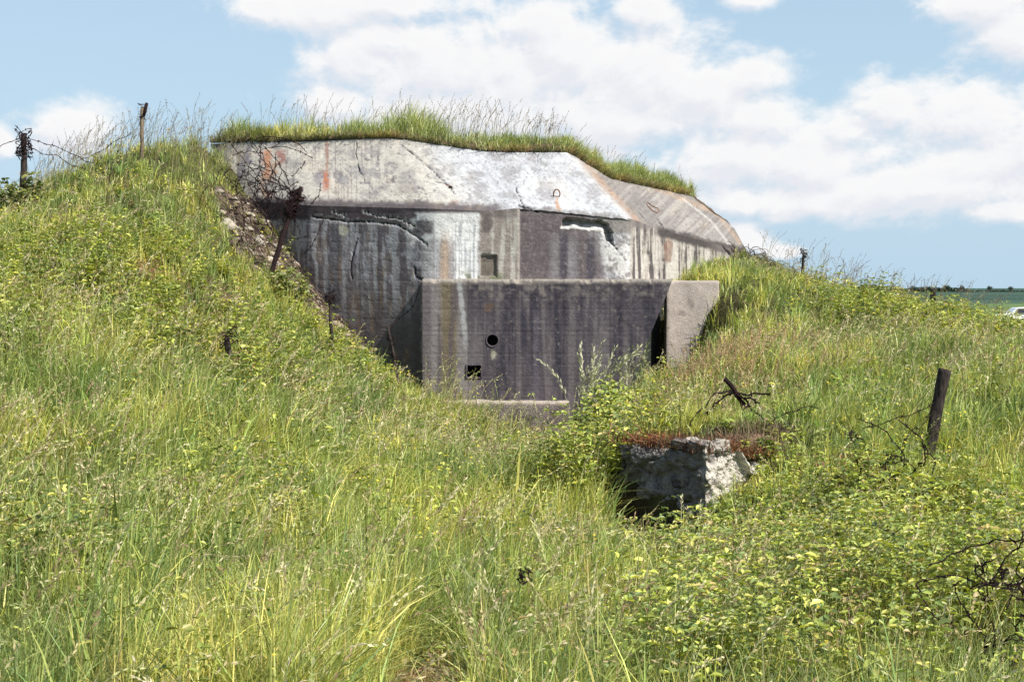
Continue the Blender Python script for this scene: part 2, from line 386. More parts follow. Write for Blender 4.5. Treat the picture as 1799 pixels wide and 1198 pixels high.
def facade(px, py, zone):
    """albedo and inward depth (m) of the weathered facade, on the survey grid (1 unit ~ 1 cm at 25 m)"""
    n = fb2(px / 40, py / 40, 1); nf = fb2(px / 9, py / 9, 2); st = fb2(px / 9, py / 130, 3, 3); sf = fb2(px / 3.2, py / 60, 6, 3)
    nff = fb2(px / 3.5, py / 3.5, 7, 2)
    def mix(c, col, m): 
        m = np.clip(m, 0, 1)[..., None]; return c * (1 - m) + np.array(col) * m
    dep = np.zeros(px.shape)
    c = np.zeros(px.shape + (3,))
    if zone == 'slope':
        c[:] = (0.42, 0.395, 0.35)
        blu = sst(670, 800, px - (py - 243) * 0.75 + 90 * (n - .5) + 40 * (nf - .5))
        c = mix(c, (0.425, 0.435, 0.455), blu)
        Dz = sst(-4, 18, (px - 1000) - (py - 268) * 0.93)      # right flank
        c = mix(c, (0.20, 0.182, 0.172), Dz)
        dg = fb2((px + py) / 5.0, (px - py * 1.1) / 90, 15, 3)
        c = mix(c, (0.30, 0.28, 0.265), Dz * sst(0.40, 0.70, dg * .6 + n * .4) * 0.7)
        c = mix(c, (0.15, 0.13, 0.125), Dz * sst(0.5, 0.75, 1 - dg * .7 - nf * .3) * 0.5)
        c = c * (0.84 + 0.32 * n)[..., None]
        # mottling
        c = mix(c, (0.24, 0.22, 0.22), (1 - Dz) * sst(0.50, 0.75, nf * .7 + n * .3) * (0.4 - .2 * blu))
        c = mix(c, (0.16, 0.14, 0.15), (1 - Dz) * sst(0.60, 0.80, fb2(px / 22, py / 15, 19) + .25 * (nff - .5)) * (0.75 - 0.5 * blu))
        c = mix(c, (0.20, 0.19, 0.19), (1 - Dz) * sst(.62, .8, nff) * (.45 - .25 * blu))
        up = blu * (1 - Dz) * sst(335, 300, py + 22 * (n - .5)) * sst(850, 900, px)
        c = mix(c, (0.36, 0.35, 0.37), up * sst(0.38, 0.62, fb2(px / 15, py / 7, 21)) * 0.6)
        c = mix(c, (0.30, 0.30, 0.33), blu * (1 - Dz) * sst(0.55, 0.7, fb2((px - py) / 3.5, (px + py) / 30, 22, 2)) * 0.5)
        bl = fb2(px / 30 + 3, py / 18, 26, 4) + .18 * (nff - .5)
        c = mix(c, (0.20, 0.185, 0.19), (1 - Dz) * sst(.52, .66, bl) * .55)
        # small lichen specks, thin drip lines and stain clusters
        c = mix(c, (0.09, 0.08, 0.09), (1 - Dz) * sst(.70, .80, fb2(px / 5.5, py / 5.5, 23, 3)) * (.8 - .45 * blu))
        c = mix(c, (0.15, 0.12, 0.12), (1 - Dz) * sst(.60, .74, fb2(px / 2.6, py / 60, 24, 3)) * sst(700, 640, px) * .55)
        c = mix(c, (0.22, 0.21, 0.22), sst(14, 2, dpoly(px, py, [(600, 312), (622, 300), (652, 298), (668, 303)])) * sst(.45, .6, nf) * .8)
        # top-left old repair edge
        c = mix(c, (0.17, 0.15, 0.14), sst(14, 4, np.abs(px - 385) + np.abs(py - 262) * .8 - 12 + 12 * nf))
        # rust and run-off
        for cx, y0, y1, w, col, k in ((434, 258, 345, 9, (0.11, 0.09, 0.12), .95), (470, 262, 318, 7, (0.42, 0.17, 0.07), .9), (463, 300, 352, 5, (0.36, 0.2, 0.1), .6),
                                   (493, 262, 292, 8, (0.26, 0.10, 0.07), .95), (486, 280, 320, 6, (0.40, 0.2, 0.1), .6), (574, 246, 312, 3.2, (0.26, 0.13, 0.09), .9), (571, 300, 336, 5, (0.42, 0.13, 0.05), .95),
                                   (560, 295, 330, 8, (0.22, 0.18, 0.19), .6), (980, 346, 376, 4, (0.42, 0.24, 0.14), .95), (797, 352, 378, 6, (0.36, 0.22, 0.15), .9), (520, 247, 256, 5, (0.42, 0.18, 0.08), .9), (472, 335, 362, 5, (0.28, 0.1, 0.06), .8)):
            slant = cx + (py - y0) * (-0.28 if cx in (434, 486) else 0.0)
            slant = slant + w * 1.1 * (fb2(py / 11, cx + 0 * py, 18, 3) - .5) * 2; wv_ = w * (.45 + 1.1 * fb2(py / 8, cx + 3 + 0 * py, 17, 3))
            m = sst(wv_ * 1.5, wv_ * 0.3, np.abs(px - slant) + (nff - .5) * w * 1.6) * sst(y0 - 4, y0 + 6, py) * sst(y1 + 6, y1 - 12, py)
            c = mix(c, np.array(col) * (.8 if col[0] > .3 else .85) + np.array([.02, .03, .035]), m * k * np.clip(.5 + 1.3 * (nff * .6 + nf * .6 - .25), 0, 1))
        cre = np.abs((px - 1000) - (py - 268) * 0.94 - 9)
        c = mix(c, (0.29, 0.20, 0.145), sst(12, 2, cre + 10 * (nf - .5)) * sst(270, 300, py) * np.clip(nf * 1.6 - .15, 0, 1))
        c = mix(c, (0.36, 0.33, 0.29), sst(3.2, 1.2, np.abs((px - 1000) - (py - 268) * 0.94 + 2)) * 0.6)
        c = mix(c, (0.36, 0.24, 0.16), Dz * sst(6, 2, dpoly(px, py, [(1150, 330), (1260, 375), (1300, 425)])) * .5 * nf * 1.6)
        c = mix(c, (0.55, 0.54, 0.52), Dz * sst(3, 1, dpoly(px, py, [(1200, 350), (1250, 390), (1283, 432)])) * 0.3)
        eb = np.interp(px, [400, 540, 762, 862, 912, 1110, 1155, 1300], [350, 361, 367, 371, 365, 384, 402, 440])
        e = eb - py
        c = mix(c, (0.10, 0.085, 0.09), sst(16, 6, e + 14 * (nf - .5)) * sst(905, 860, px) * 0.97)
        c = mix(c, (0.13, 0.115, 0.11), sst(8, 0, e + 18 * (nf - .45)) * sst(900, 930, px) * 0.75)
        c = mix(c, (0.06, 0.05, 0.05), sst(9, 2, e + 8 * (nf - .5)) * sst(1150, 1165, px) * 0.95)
        c = mix(c, (0.36, 0.29, 0.18), sst(0.6, .75, n) * 0.15)
        dep += 0.03 * sst(6, 0, e) * nf + 0.006 * nf
    else:
        c[:] = (0.31, 0.29, 0.30)
        c = mix(c, (0.16, 0.145, 0.155), sst(0.42, 0.64, st) * .85)
        c = mix(c, (0.44, 0.45, 0.48), sst(0.54, 0.72, 1 - st) * sst(0.4, .6, sf) * sst(560, 470, py))
        le = sst(752, 738, px + 6 * (nf - .5)) * sst(370, 470, py + (740 - px) * 2.2)
        le = np.maximum(le, sst(735, 715, px))
        c = mix(c, (0.125, 0.11, 0.12), le * sst(450, 600, py + 60 * (st - .5)) * 0.75)
        c = mix(c, (0.10, 0.083, 0.092), le * .55)
        c = mix(c, (0.40, 0.40, 0.42), le * sst(.50, .64, 1 - fb2(px / 8, py / 75, 37, 3) + .2 * (nf - .5)) * sst(590, 480, py) * .75)
        c = mix(c, (0.10, 0.095, 0.11), sst(14, 6, np.abs(px - 590 + (py - 400) * .05)) * 0.7 * sst(380, 400, py))
        c = mix(c, (0.55, 0.53, 0.42), blob(px, py, 603, 405, 9, 10, .5) * 0.9)
        c = mix(c, (0.38, 0.38, 0.42), le * sst(0.6, .75, fb2(px / 7, py / 22, 31)) * sst(540, 480, py) * .8)
        c = mix(c, (0.24, 0.17, 0.11), le * sst(0.62, .74, fb2(px / 8, py / 50, 33)) * .5)
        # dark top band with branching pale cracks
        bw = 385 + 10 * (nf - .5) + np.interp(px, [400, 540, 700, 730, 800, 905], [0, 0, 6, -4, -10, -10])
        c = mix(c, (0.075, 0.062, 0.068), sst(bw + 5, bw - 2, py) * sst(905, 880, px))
        # pale patch and runs between 720 and 845
        c = mix(c, (0.60, 0.60, 0.60), sst(12, -6, np.abs(px - 782) - 58 + 40 * (nf - .5) + 16 * (n - .5)) * sst(370, 378, py) * sst(432, 418, py + 20 * (nf - .5)) * sst(.3, .42, st + .1))
        c = mix(c, (0.10, 0.085, 0.09), blob(px, py, 742, 402, 20, 17, .5, 1) * .85)
        c = mix(c, (0.10, 0.085, 0.09), blob(px, py, 714, 378, 22, 7, .5, 2))
        c = mix(c, (0.40, 0.31, 0.24), sst(15, 3, np.abs(px - 781) + 12 * (nf - .5)) * sst(390, 435, py) * np.clip(st * 1.5 - .1, 0, 1))
        c = mix(c, (0.46, 0.45, 0.46), sst(14, 6, np.abs(px - 752) + 8 * (nf - .5)) * sst(420, 440, py) * .8)
        wr = sst(24, 17, np.abs(px - 819) + 3 * (nf - .5)) * sst(385, 395, py)
        c = mix(c, (0.70, 0.70, 0.70), wr * sst(.30, .5, 1 - sf * .8))
        c = mix(c, (0.36, 0.37, 0.40), wr * sst(.52, .6, sf) * .8)
        mg = sst(840, 847, px + 9 * (nf - .5)) * sst(915, 911, px)
        c = mix(c, (0.25, 0.22, 0.20), mg); c = mix(c, (0.42, 0.40, 0.37), mg * sst(.48, .62, st) * .9)
        c = mix(c, (0.12, 0.10, 0.10), blob(px, py, 857, 392, 10, 20, .4, 4) * .9); c = mix(c, (0.12, 0.10, 0.10), mg * sst(388, 378, py) * .7)
        dk = sst(911, 914, px) * sst(1062, 1030, px - (py - 430) * .15 + 22 * (nf - .5))
        c = mix(c, (0.125, 0.105, 0.11), dk)
        for cx, w in ((975, 13), (1008, 12), (1002, 8)):
            c = mix(c, (0.26, 0.25, 0.27), dk * sst(w, w * .3, np.abs(px - cx)) * sst(400, 440, py) * .45)
        c = mix(c, (0.06, 0.055, 0.075), dk * sst(10, 4, np.abs(px - 990)) * .7 * sst(395, 420, py)); c = mix(c, (0.06, 0.055, 0.075), dk * sst(12, 4, np.abs(px - 1038)) * .75 * sst(405, 430, py))
        c = mix(c, (0.22, 0.2, 0.2), dk * sst(.55, .8, nff) * .5)
        gr = sst(1050, 1062, px - (py - 430) * .15) * sst(1112, 1108, px)
        c = mix(c, (0.36, 0.36, 0.38), gr * sst(.4, .6, nf + .1)); c = mix(c, (0.58, 0.57, 0.56), gr * sst(.5, .62, n + (nff - .5) * .4) * sst(405, 425, py))
        c = mix(c, (0.26, 0.24, 0.22), gr * sst(412, 404, py) * .9)
        c = mix(c, (0.17, 0.15, 0.15), sst(.56, .66, nf) * gr * .7)
        sr = sst(1106, 1112, px)
        c = mix(c, (0.34, 0.31, 0.28), sr)
        fs = fb2(px / 5.0, py / 90, 36, 3)
        c = mix(c, (0.09, 0.08, 0.08), sr * sst(.50, .66, fs + .25 * (nf - .5))); c = mix(c, (0.48, 0.45, 0.41), sr * sst(.50, .36, fs + .25 * (nf - .5)) * .8)
        eb = np.interp(px, [1110, 1155, 1300], [384, 402, 440])
        c = mix(c, (0.07, 0.06, 0.06), sst(1150, 1160, px) * sst(16, 8, py - eb + 8 * (nf - .5)))
        c = mix(c, (0.20, 0.11, 0.08), blob(px, py, 1176, 440, 9, 22, .4, 6) * .7)
        c = mix(c, (0.15, 0.13, 0.13), sst(1100, 1112, px) * sst(1150, 1140, px) * sst(400, 392, py - 5 + 15 * (nf - .5)) * .8)
        ns = sst(1235, 1270, px); c = mix(c, (0.22, 0.19, 0.18), ns * .5)
        c = mix(c, (0.03, 0.035, 0.03), sst(1095, 1105, px) * sst(500, 515, py))  # wall behind the slanting gap painted near-black for the shade there
        # moss at the foot of the upper wall
        c = mix(c, (0.10, 0.12, 0.05), sst(468, 487, py) * sst(800, 820, px) * sst(900, 870, px) * sst(.42, .6, nf) * .8)
        # square niche
        ni = ((px > 843.5) & (px < 873) & (py > 447) & (py < 486))
        c[ni] = np.array([0.15, 0.13, 0.11]) * (0.7 + 0.6 * nf[ni])[..., None]; dep[ni] += 0.05
        c = mix(c, (0.5, 0.48, 0.45), sst(2, .8, dpoly(px, py, [(842, 446), (874, 446)])) * .8)
        # seam at 913
        sm_ = sst(1.8, .6, np.abs(px - 913)) * sst(1e9, 1e8, py); c = mix(c, (0.42, 0.38, 0.34), sst(1.6, .5, np.abs(px - 911)) * .8); dep += np.where(px > 913, 0.025, 0) * sst(1112, 1104, px)
        # broken chip
        pxw = px + 7 * (nf - .5) + 3 * (nff - .5); pyw = py + 7 * (fb2(px / 8, py / 8, 88) - .5)
        ch = inpoly(pxw, pyw, CHIP)
        d = dpoly(pxw, pyw, CHIPL)
        c[ch] = np.array([0.50, 0.49, 0.47]) * (0.8 + 0.35 * nff[ch])[..., None]
        dep = np.where(ch, dep + 0.26 * np.clip(1 - d / 15.0, 0, 1) ** .8, dep)
        dep += 0.008 * nf
    for pts, w, pale in CRACKS:
        d = dpoly(px + 5 * (nf - .5), py + 5 * (nff - .5), pts)
        if pale: c = mix(c, (0.42, 0.41, 0.40), sst(4.4 * w / 1.5, 2.2, d) * (0.8 if pale else 0) * sst(.35, .55, n + .15))
        c = mix(c, (0.02, 0.018, 0.022), sst(w, w * .4, d)); dep += 0.03 * sst(w * 1.2, w * .3, d)
    c = c * (0.86 + 0.28 * nff)[..., None]
    # board marks and pale lime bloom
    bm = np.abs(((py + 4 * (n - .5)) / 17.0) % 1.0 - .5) * 2; dep += .004 * sst(.86, .98, bm); c = mix(c, (.05, .045, .05), sst(.88, .99, bm) * sst(.4, .7, nf) * .25)
    # pits
    c = mix(c, (0.08, 0.07, 0.07), sst(.80, .88, vn2(px / 2.6, py / 2.6, 50)) * .4)
    if zone != 'slope': c = c * np.array([.97, .97, .975])
    return np.clip(c, 0.01, 0.72), dep

bunker = empty('concrete_bunker', (0, 26, -2.6), label='large weathered concrete bunker with sloped white top set into the grassy bank', cat='bunker')
OFF = (0, 26, -2.6)
def facade_mesh(name, top, bot, nv, zone, jag=False, **k):
    w = np.linspace(0, 1, nv)[None, :, None]
    G = top[:, None] * (1 - w) + bot[:, None] * w
    px, py = proj(G)
    # anchor the stains to the surface with the same projection the survey used
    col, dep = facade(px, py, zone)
    n = grid_normals(G)
    if (n[:, :, 1].mean()) > 0: n = -n
    rough = 0.05 * (fb3(G * 0.9, 3, 3) - .5) + 0.009 * (fb3(G * 7, 5, 3) - .5)
    G = G + n * (rough - dep)[..., None]
    a, b = G.shape[:2]
    return obj(name, G.reshape(-1, 3), gridq(a, b), mat=M_CONC, col=col.reshape(-1, 3), smooth=True, parent=bunker, off=OFF, **k)
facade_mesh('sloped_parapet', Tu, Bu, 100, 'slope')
foot = Bu.copy(); foot[:, 2] = -2.75
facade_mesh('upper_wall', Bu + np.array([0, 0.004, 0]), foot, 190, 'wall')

# roof slab and turf: lofts from the top edge line to the middle of the roof
CEN = np.array([-0.4, 35.0, 2.7])
ROOF_T = Tu[::3]
def loft(w, lift):
    wv = w[None, :, None]
    G = ROOF_T[:, None] * (1 - wv) + CEN * wv
    G[..., 2] += lift
    return G
w = np.linspace(0, 1, 24) ** 1.6
obj('roof_slab', loft(w, -0.02).reshape(-1, 3), gridq(len(ROOF_T), 24), mat=M_CONC, col=np.tile([0.2, 0.18, 0.17], (len(ROOF_T) * 24, 1)), parent=bunker, off=OFF)
w = 0.012 + 0.988 * np.linspace(0, 1, 60) ** 1.5
G = loft(w, 0)
G[..., 2] += 0.02 + 0.16 * sst(0.0, 0.05, w)[None, :] + 0.10 * (fb2(G[..., 0] * 3, G[..., 1] * 3, 5) - .5) * sst(0, .04, w)[None, :]
cc = np.array([0.10, 0.07, 0.045]) * (0.6 + 0.8 * fb2(G[..., 0] * 8, G[..., 1] * 8, 6)[..., None])
obj('roof_turf', G.reshape(-1, 3), gridq(len(ROOF_T), 60), mat=M_GROUND, col=cc.reshape(-1, 3), smooth=True, kind='structure', label='brown soil layer lying on the bunker roof')
ROOFG = G

# lower wall block
def lower_col(px, py):
    nf = fb2(px / 9, py / 9, 62); nff = fb2(px / 3.0, py / 3.0, 63, 2); st = fb2(px / 11, py / 170, 64, 3); n = fb2(px / 40, py / 40, 65)
    c = np.zeros(px.shape + (3,)); c[:] = (0.105, 0.092, 0.108)
    def mix(c, col, m):
        m = np.clip(m, 0, 1)[..., None]; return c * (1 - m) + np.array(col) * m
    c = mix(c, (0.055, 0.052, 0.07), sst(.5, .68, st)); c = mix(c, (0.19, 0.17, 0.18), sst(.52, .68, 1 - st) * .8)
    c = mix(c, (0.15, 0.13, 0.13), sst(.5, .85, nff) * .4)
    c = mix(c, (0.28, 0.25, 0.22), sst(548, 505, py + 24 * (n - .5)) * sst(.5, .7, nf) * .55)
    c = mix(c, (0.06, 0.05, 0.06), sst(548, 515, py) * sst(.5, .36, nf) * .7)
    lf = sst(825, 800, px - (py - 490) * .1 + 10 * (nf - .5))
    c = mix(c, (0.27, 0.25, 0.25), lf * .85); c = mix(c, (0.19, 0.155, 0.10), lf * sst(20, 8, np.abs(px - 788 + 8 * (nf - .5))) * .9)
    c = mix(c, (0.13, 0.11, 0.12), lf * sst(.45, .62, st) * .8)
    c = mix(c, (0.13, 0.11, 0.12), lf * sst(12, 6, np.abs(px - 748)) * .7)
    wr = sst(6, 2, np.abs(px - np.interp(py, [490, 560, 640], [806, 814, 822])) + 3 * (nf - .5)) * sst(650, 560, py)
    c = mix(c, (0.46, 0.47, 0.48), wr * .85)
    c = mix(c, (0.03, 0.03, 0.05), sst(8, 4, np.abs(px - 920)) * sst(530, 550, py) * sst(640, 600, py) * .7)
    c = mix(c, (0.17, 0.15, 0.18), sst(7, 3, np.abs(px - 942)) * sst(530, 560, py) * .6)
    c = mix(c, (0.36, 0.33, 0.29), sst(500, 493, py + 6 * (nf - .5)) * .8)
    c = mix(c, (0.5, 0.48, 0.38), blob(px, py, 866, 622, 6, 10, .8, 9) * .8); c = mix(c, (0.36, 0.33, 0.28), sst(.86, .95, vn2(px / 4, py / 4, 70)) * .4)
    c = mix(c, (0.20, 0.12, 0.06), blob(px, py, 860, 540, 10, 9, .5, 12) * .4)
    bm = np.abs(((py + 3 * (n - .5)) / 19.0) % 1.0 - .5) * 2; c = mix(c, (.04, .035, .045), sst(.86, .99, bm) * sst(.35, .7, nf) * .45)
    for cx_ in (823, 905, 990, 1072, 1140):
        c = mix(c, (.035, .03, .04), sst(1.6, .5, np.abs(px - cx_ + 3 * (nf - .5))) * .45)
    return np.clip(c * (0.85 + .3 * nff)[..., None] * np.array([.68, .67, .68]), .01, .7)
YF = 24.35
lower = None
xl = P(742, 495, YF)[0]; ztop = P(900, 490, YF)[2]
xr_t = P(1182, 495, YF)[0]; xr_b = P(1128, 625, YF)[0]; zb = P(1128, 625, YF)[2]
nz_ = 150; zz = np.linspace(ztop, -2.85, nz_); nx_ = 215
xr = np.interp(zz, [-2.85, zb, ztop], [xr_b - (xr_t - xr_b) * (zb + 2.85) / (ztop - zb), xr_b, xr_t])
tt = np.linspace(0, 1, nx_)
G = np.zeros((nx_, nz_, 3))
G[..., 0] = xl + (xr[None, :] - xl) * tt[:, None]; G[..., 2] = zz[None, :]
G[..., 1] = YF
px, py = proj(G)
bev = np.clip(1 - (ztop - zz) / 0.05, 0, 1)
nzs = 0.03 * (fb3(G * 1.2, 8, 3) - .5) + 0.012 * (fb3(G * 9, 9, 3) - .5)
G[..., 1] += nzs + (0.05 * bev ** 2)[None, :] + 0.03 * sst(.55, .8, fb2(px / 8, py / 8, 77)) * sst(.06, 0, ztop - zz)[None, :]
G[..., 2] -= (0.07 * sst(.56, .78, fb2(px / 13, px * 0, 78)) + .015 * fb2(px / 5, px * 0, 79)) * np.exp(-(ztop - zz) / .06)[None, :]
bmz = np.abs((zz / .19) % 1.0 - .5) * 2; G[..., 1] += (.006 * sst(.86, .98, bmz))[None, :]
q = gridq(nx_, nz_)
cen = G.reshape(-1, 3)[q].mean(1)
hc = P(865, 598, YF); sc_ = P(832.5, 652.5, YF)
R = 0.094; hx, hz = 0.118, 0.10
keep = (np.hypot(cen[:, 0] - hc[0], cen[:, 2] - hc[2]) > R + .02) & ~((np.abs(cen[:, 0] - sc_[0]) < hx + .015) & (np.abs(cen[:, 2] - sc_[2]) < hz + .015))
mb = MB(); mb.add(G.reshape(-1, 3), q[keep]); colL = [lower_col(px, py).reshape(-1, 3)]
# top
ntp = 40
tg = np.zeros((nx_, ntp, 3)); yy = np.linspace(0, 1.7, ntp)
tg[..., 0] = G[:, :1, 0]; tg[..., 1] = G[:, :1, 1] + yy[None, ::-1]; tg[..., 2] = ztop + 0.02 * (fb2(tg[..., 0] * 6, tg[..., 1] * 6, 4) - .5) * sst(0, .1, yy[::-1]) + (G[:, 0, 2] - ztop)[:, None] * np.exp(-yy[::-1] / .08)[None, :]
mb.grid(tg); colL.append(np.tile([.26, .23, .20], (nx_ * ntp, 1)) * (0.6 + .8 * fb2(tg[..., 0] * 5, tg[..., 1] * 5, 3).reshape(-1, 1)))
# right side (leaning) and left side
for edge in (-1, 0):
    sg = np.zeros((nz_, 50, 3)); ys = np.linspace(0, 2.6 if edge else 1.5, 50)
    sg[..., 0] = G[edge, :, 0][:, None] + 0.02 * (fb2(ys * 4, 0, 5)[None, :] - .5) * sst(0, .2, ys)[None, :]; sg[..., 1] = G[edge, :, 1][:, None] + ys[None, :]; sg[..., 2] = zz[:, None]
    mb.grid(sg); colL.append(np.tile([.03, .035, .03] if edge else [.13, .12, .13], (nz_ * 50, 1)) * (0.6 + .8 * fb2(sg[..., 1] * 5, sg[..., 2] * 5, 3).reshape(-1, 1)))  # leaning right side near-black: shade of the gap painted into the colour
lower = mb.build('lower_wall', M_CONC, bunker, True, np.concatenate(colL), off=OFF)
# openings with collars
def ring_prism(name, c, inner, outer, depth, parent, colv):
    n = len(inner); fr = np.array([c[0], YF, c[2]])
    i3 = lambda pts, y: np.stack([pts[:, 0] + c[0], np.full(n, y), pts[:, 1] + c[2]], -1)
    V = np.concatenate([i3(outer, YF + .03), i3(outer, YF - .014), i3(inner, YF - .008), i3(inner, YF + depth)])
    Q = []
    for r in range(3):
        for k in range(n): Q.append((r * n + k, r * n + (k + 1) % n, (r + 1) * n + (k + 1) % n, (r + 1) * n + k))
    cv = np.tile(colv, (len(V), 1)); cv[3 * n:] = (0.02, 0.02, 0.02)
    return obj(name, V, Q, mat=M_CONC, col=cv, parent=parent, off=None)
a = np.linspace(0, 2 * PI, 33)[:-1]
ci = np.stack([np.cos(a), np.sin(a)], -1); wob = 1 + 0.03 * np.sin(a * 3 + 1)
o = ring_prism('round_opening', hc, ci * R, ci * ((R + .024) * wob)[:, None], .28, lower, (.085, .072, .085))
def sq(hx, hz, n=8):
    t = np.linspace(-1, 1, n + 1)[:-1]
    p = [(x, -1) for x in t] + [(1, x) for x in t] + [(-x, 1) for x in t] + [(-1, -x) for x in t]
    return np.array(p) * np.array([hx, hz])
o2 = ring_prism('square_opening', sc_, sq(hx, hz) + 0.006 * RNG.normal(size=(32, 2)), sq(hx + .02, hz + .02), .28, lower, (.085, .072, .085))
for o_ in (o, o2): o_.matrix_parent_inverse.identity(); o_.location = (-OFF[0], -OFF[1], -OFF[2])
# back plates deep inside the openings
for c_, rr, nm in ((hc, R, 'round_back'), (sc_, hx, 'square_back')):
    mb = MB(); y = YF + .275
    mb.add([(c_[0] - rr * 1.2, y, c_[2] - rr * 1.2), (c_[0] + rr * 1.2, y, c_[2] - rr * 1.2), (c_[0] + rr * 1.2, y, c_[2] + rr * 1.2), (c_[0] - rr * 1.2, y, c_[2] + rr * 1.2)], [(0, 1, 2, 3)])
    b = mb.build(nm, M_HOLE, lower); b.location = (-OFF[0], -OFF[1], -OFF[2])

def rough_box(lo, hi, step, amp, scale, seed, round_=0.04, warp=None, frac=0):
    lo = np.array(lo, float); hi = np.array(hi, float); mb = MB()
    ctr = (lo + hi) / 2; hf = (hi - lo) / 2
    for ax_ in range(3):
        for sgn in (-1, 1):
            b_, c_ = [i for i in range(3) if i != ax_]
            nb = max(2, int((hi[b_] - lo[b_]) / step) + 1); nc = max(2, int((hi[c_] - lo[c_]) / step) + 1)
            B, C = np.meshgrid(np.linspace(-hf[b_], hf[b_], nb), np.linspace(-hf[c_], hf[c_], nc), indexing='ij')
            G = np.zeros((nb, nc, 3)); G[..., ax_] = sgn * hf[ax_]; G[..., b_] = B; G[..., c_] = C
            inner = np.clip(G, -(hf - round_), hf - round_)
            d = G - inner; ln = np.linalg.norm(d, axis=2, keepdims=True) + 1e-9
            d = d / ln
            W = inner + d * round_
            P0 = W + ctr
            W = W + ctr + d * (amp * 2 * (fb3(P0 * scale, seed, 5) - .55))[..., None] + d * (amp * .7 * (fb3(P0 * scale * 4, seed + 3, 3) - .5))[..., None]
            if frac:
                a1, g1_ = worley3(P0 * frac, seed); a2, g2_ = worley3(P0 * frac * 2.6, seed + 4)
                W = W + d * (amp * .9 * (a1 - .7) + amp * .4 * (a2 - .6) - .02 * sst(.12, 0, g1_) - .012 * sst(.12, 0, g2_))[..., None]
            if warp is not None: W = warp(W)
            mb.grid(W, flip=(sgn > 0) ^ (ax_ == 1))
    return mb
def stone_col(V, base, seed, dark=(0.08, 0.07, 0.07), dk=.55):
    n = fb3(V * 6, seed, 4); c = np.tile(base, (len(V), 1)) * (0.6 + .8 * fb3(V * 2.2, seed + 2, 3))[:, None]
    m = sst(dk, dk + .1, n)[:, None]
    return np.clip(c * (1 - m) + np.array(dark) * m, .01, .7)
# footing under the lower wall
fl = P(770, 706, 23.9); fr_ = P(1002, 706, 23.9)
mb = rough_box((fl[0], 23.9, -2.95), (fr_[0], 24.5, fl[2]), 0.03, 0.035, 2.5, 4, .03)
V, Q, T = mb.arrays(); cl = stone_col(V, (.19, .155, .15), 3); top = sst(-.06, .0, V[:, 2] - fl[2])[:, None]
cl = cl * (1 - top * .8) + np.array([.5, .43, .37]) * top * .8  # paler top: light on the ledge painted into the colour
obj('footing', V, Q, mat=M_STONE, col=cl, parent=bunker, off=OFF)
# pale side wall right of the lower wall
s0 = P(1171, 493, 25.5); s1 = P(1264, 493, 25.5)
mb = rough_box((s0[0], 25.5, -2.6), (s1[0], 25.9, s0[2]), 0.03, 0.012, 1.2, 9, .03)
V, Q, T = mb.arrays(); cl = stone_col(V, (.37, .32, .29), 5, (.26, .22, .2), .6)
obj('side_wall', V, Q, mat=M_CONC, col=cl, parent=bunker, off=OFF)
# lifting hooks (bent rebar)
def hook(pts, r=0.012):
    mb = MB(); mb.tube(pts, r, 6); return mb.build('lifting_hook', M_RUSTB, bunker, True, off=OFF)
cx, cy, cz_ = P(978, 341, 25.05)
a = np.linspace(-2.2, 3.6, 22)
hook([(cx - .05, cy + .22, cz_ - .08)] + [(cx + .056 * math.cos(t), cy - .03 - .04 * math.sin(t), cz_ + .075 * math.sin(t)) for t in a] + [(cx - .03, cy + .2, cz_ - .07)], .011)
hook([P(a_, b_, y_ - .35) for a_, b_, y_ in ((764, 320, 26.1), (772, 322, 25.9), (784, 325, 25.75), (794, 328, 25.7), (795, 333, 25.68), (786, 334, 25.7), (776, 330, 25.8), (770, 325, 25.95), (768, 322, 26.1))], .009)
hook([P(1138, 356, 26.4), P(1146, 362, 26.1), P(1155, 366, 26.0), P(1159, 371, 25.95), P(1154, 374, 25.95), P(1146, 370, 26.0), P(1138, 362, 26.2), P(1136, 358, 26.4)], .010)

# ------------------------------------------------------------------ broken block on the right
def wblk(W):
    return W
def rot(W, c, ang):
    W = W.copy(); x = W[..., 0] - c[0]; y = W[..., 1] - c[1]
    W[..., 0] = c[0] + x * math.cos(ang) - y * math.sin(ang); W[..., 1] = c[1] + x * math.sin(ang) + y * math.cos(ang)
    return W
C0 = P(1240, 800, 13.0)        # corner nearest the camera
cxy = (C0[0], 13.0)
ztopb = P(1240, 790, 13.0)[2]
blk = empty('broken_concrete_block', (cxy[0], cxy[1], -2.5), label='broken grey concrete block stub in the grass with crumbling sunlit right face', cat='concrete block')
OB = (cxy[0], cxy[1], -2.5)
def brk(W):
    lx = W[..., 0] - cxy[0]; ly = W[..., 1] - 13.0; W = W.copy()
    hgt_ = W[..., 2] - (-2.75); tot = ztopb + 2.75
    lower_ = .10 * sst(-.45, -.62, lx) + .05 * sst(-.8, -.95, lx) * -1 + .22 * sst(.42, .62, ly) + .07 * (fb2(lx * 5, ly * 5, 91, 3) - .5) + .10 * sst(-.05, .03, lx) * sst(.15, 0, ly)
    W[..., 2] -= lower_ * np.clip(hgt_ / tot, 0, 1) ** 3
    return rot(W, cxy, math.radians(-52))
mb = rough_box((cxy[0] - 1.25, 13.0, -2.75), (cxy[0], 13.85, ztopb), 0.014, 0.09, 3.0, 12, .05, brk, 7.0)
mb2 = rough_box((cxy[0] - 0.50, 13.0, ztopb - .06), (cxy[0] - .01, 13.36, ztopb + .07), 0.012, 0.045, 4.0, 22, .03, lambda W: rot(W, cxy, math.radians(-51)), 8.0)
V, Q, T = mb.arrays(); cl = stone_col(V, (.50, .46, .41), 7, (.12, .10, .09), .60)
Vr = rot(V, cxy, math.radians(52)); lf_ = (sst(-.02, -.10, Vr[:, 0] - cxy[0]) * sst(.35, .10, Vr[:, 1] - 13.0))[:, None]
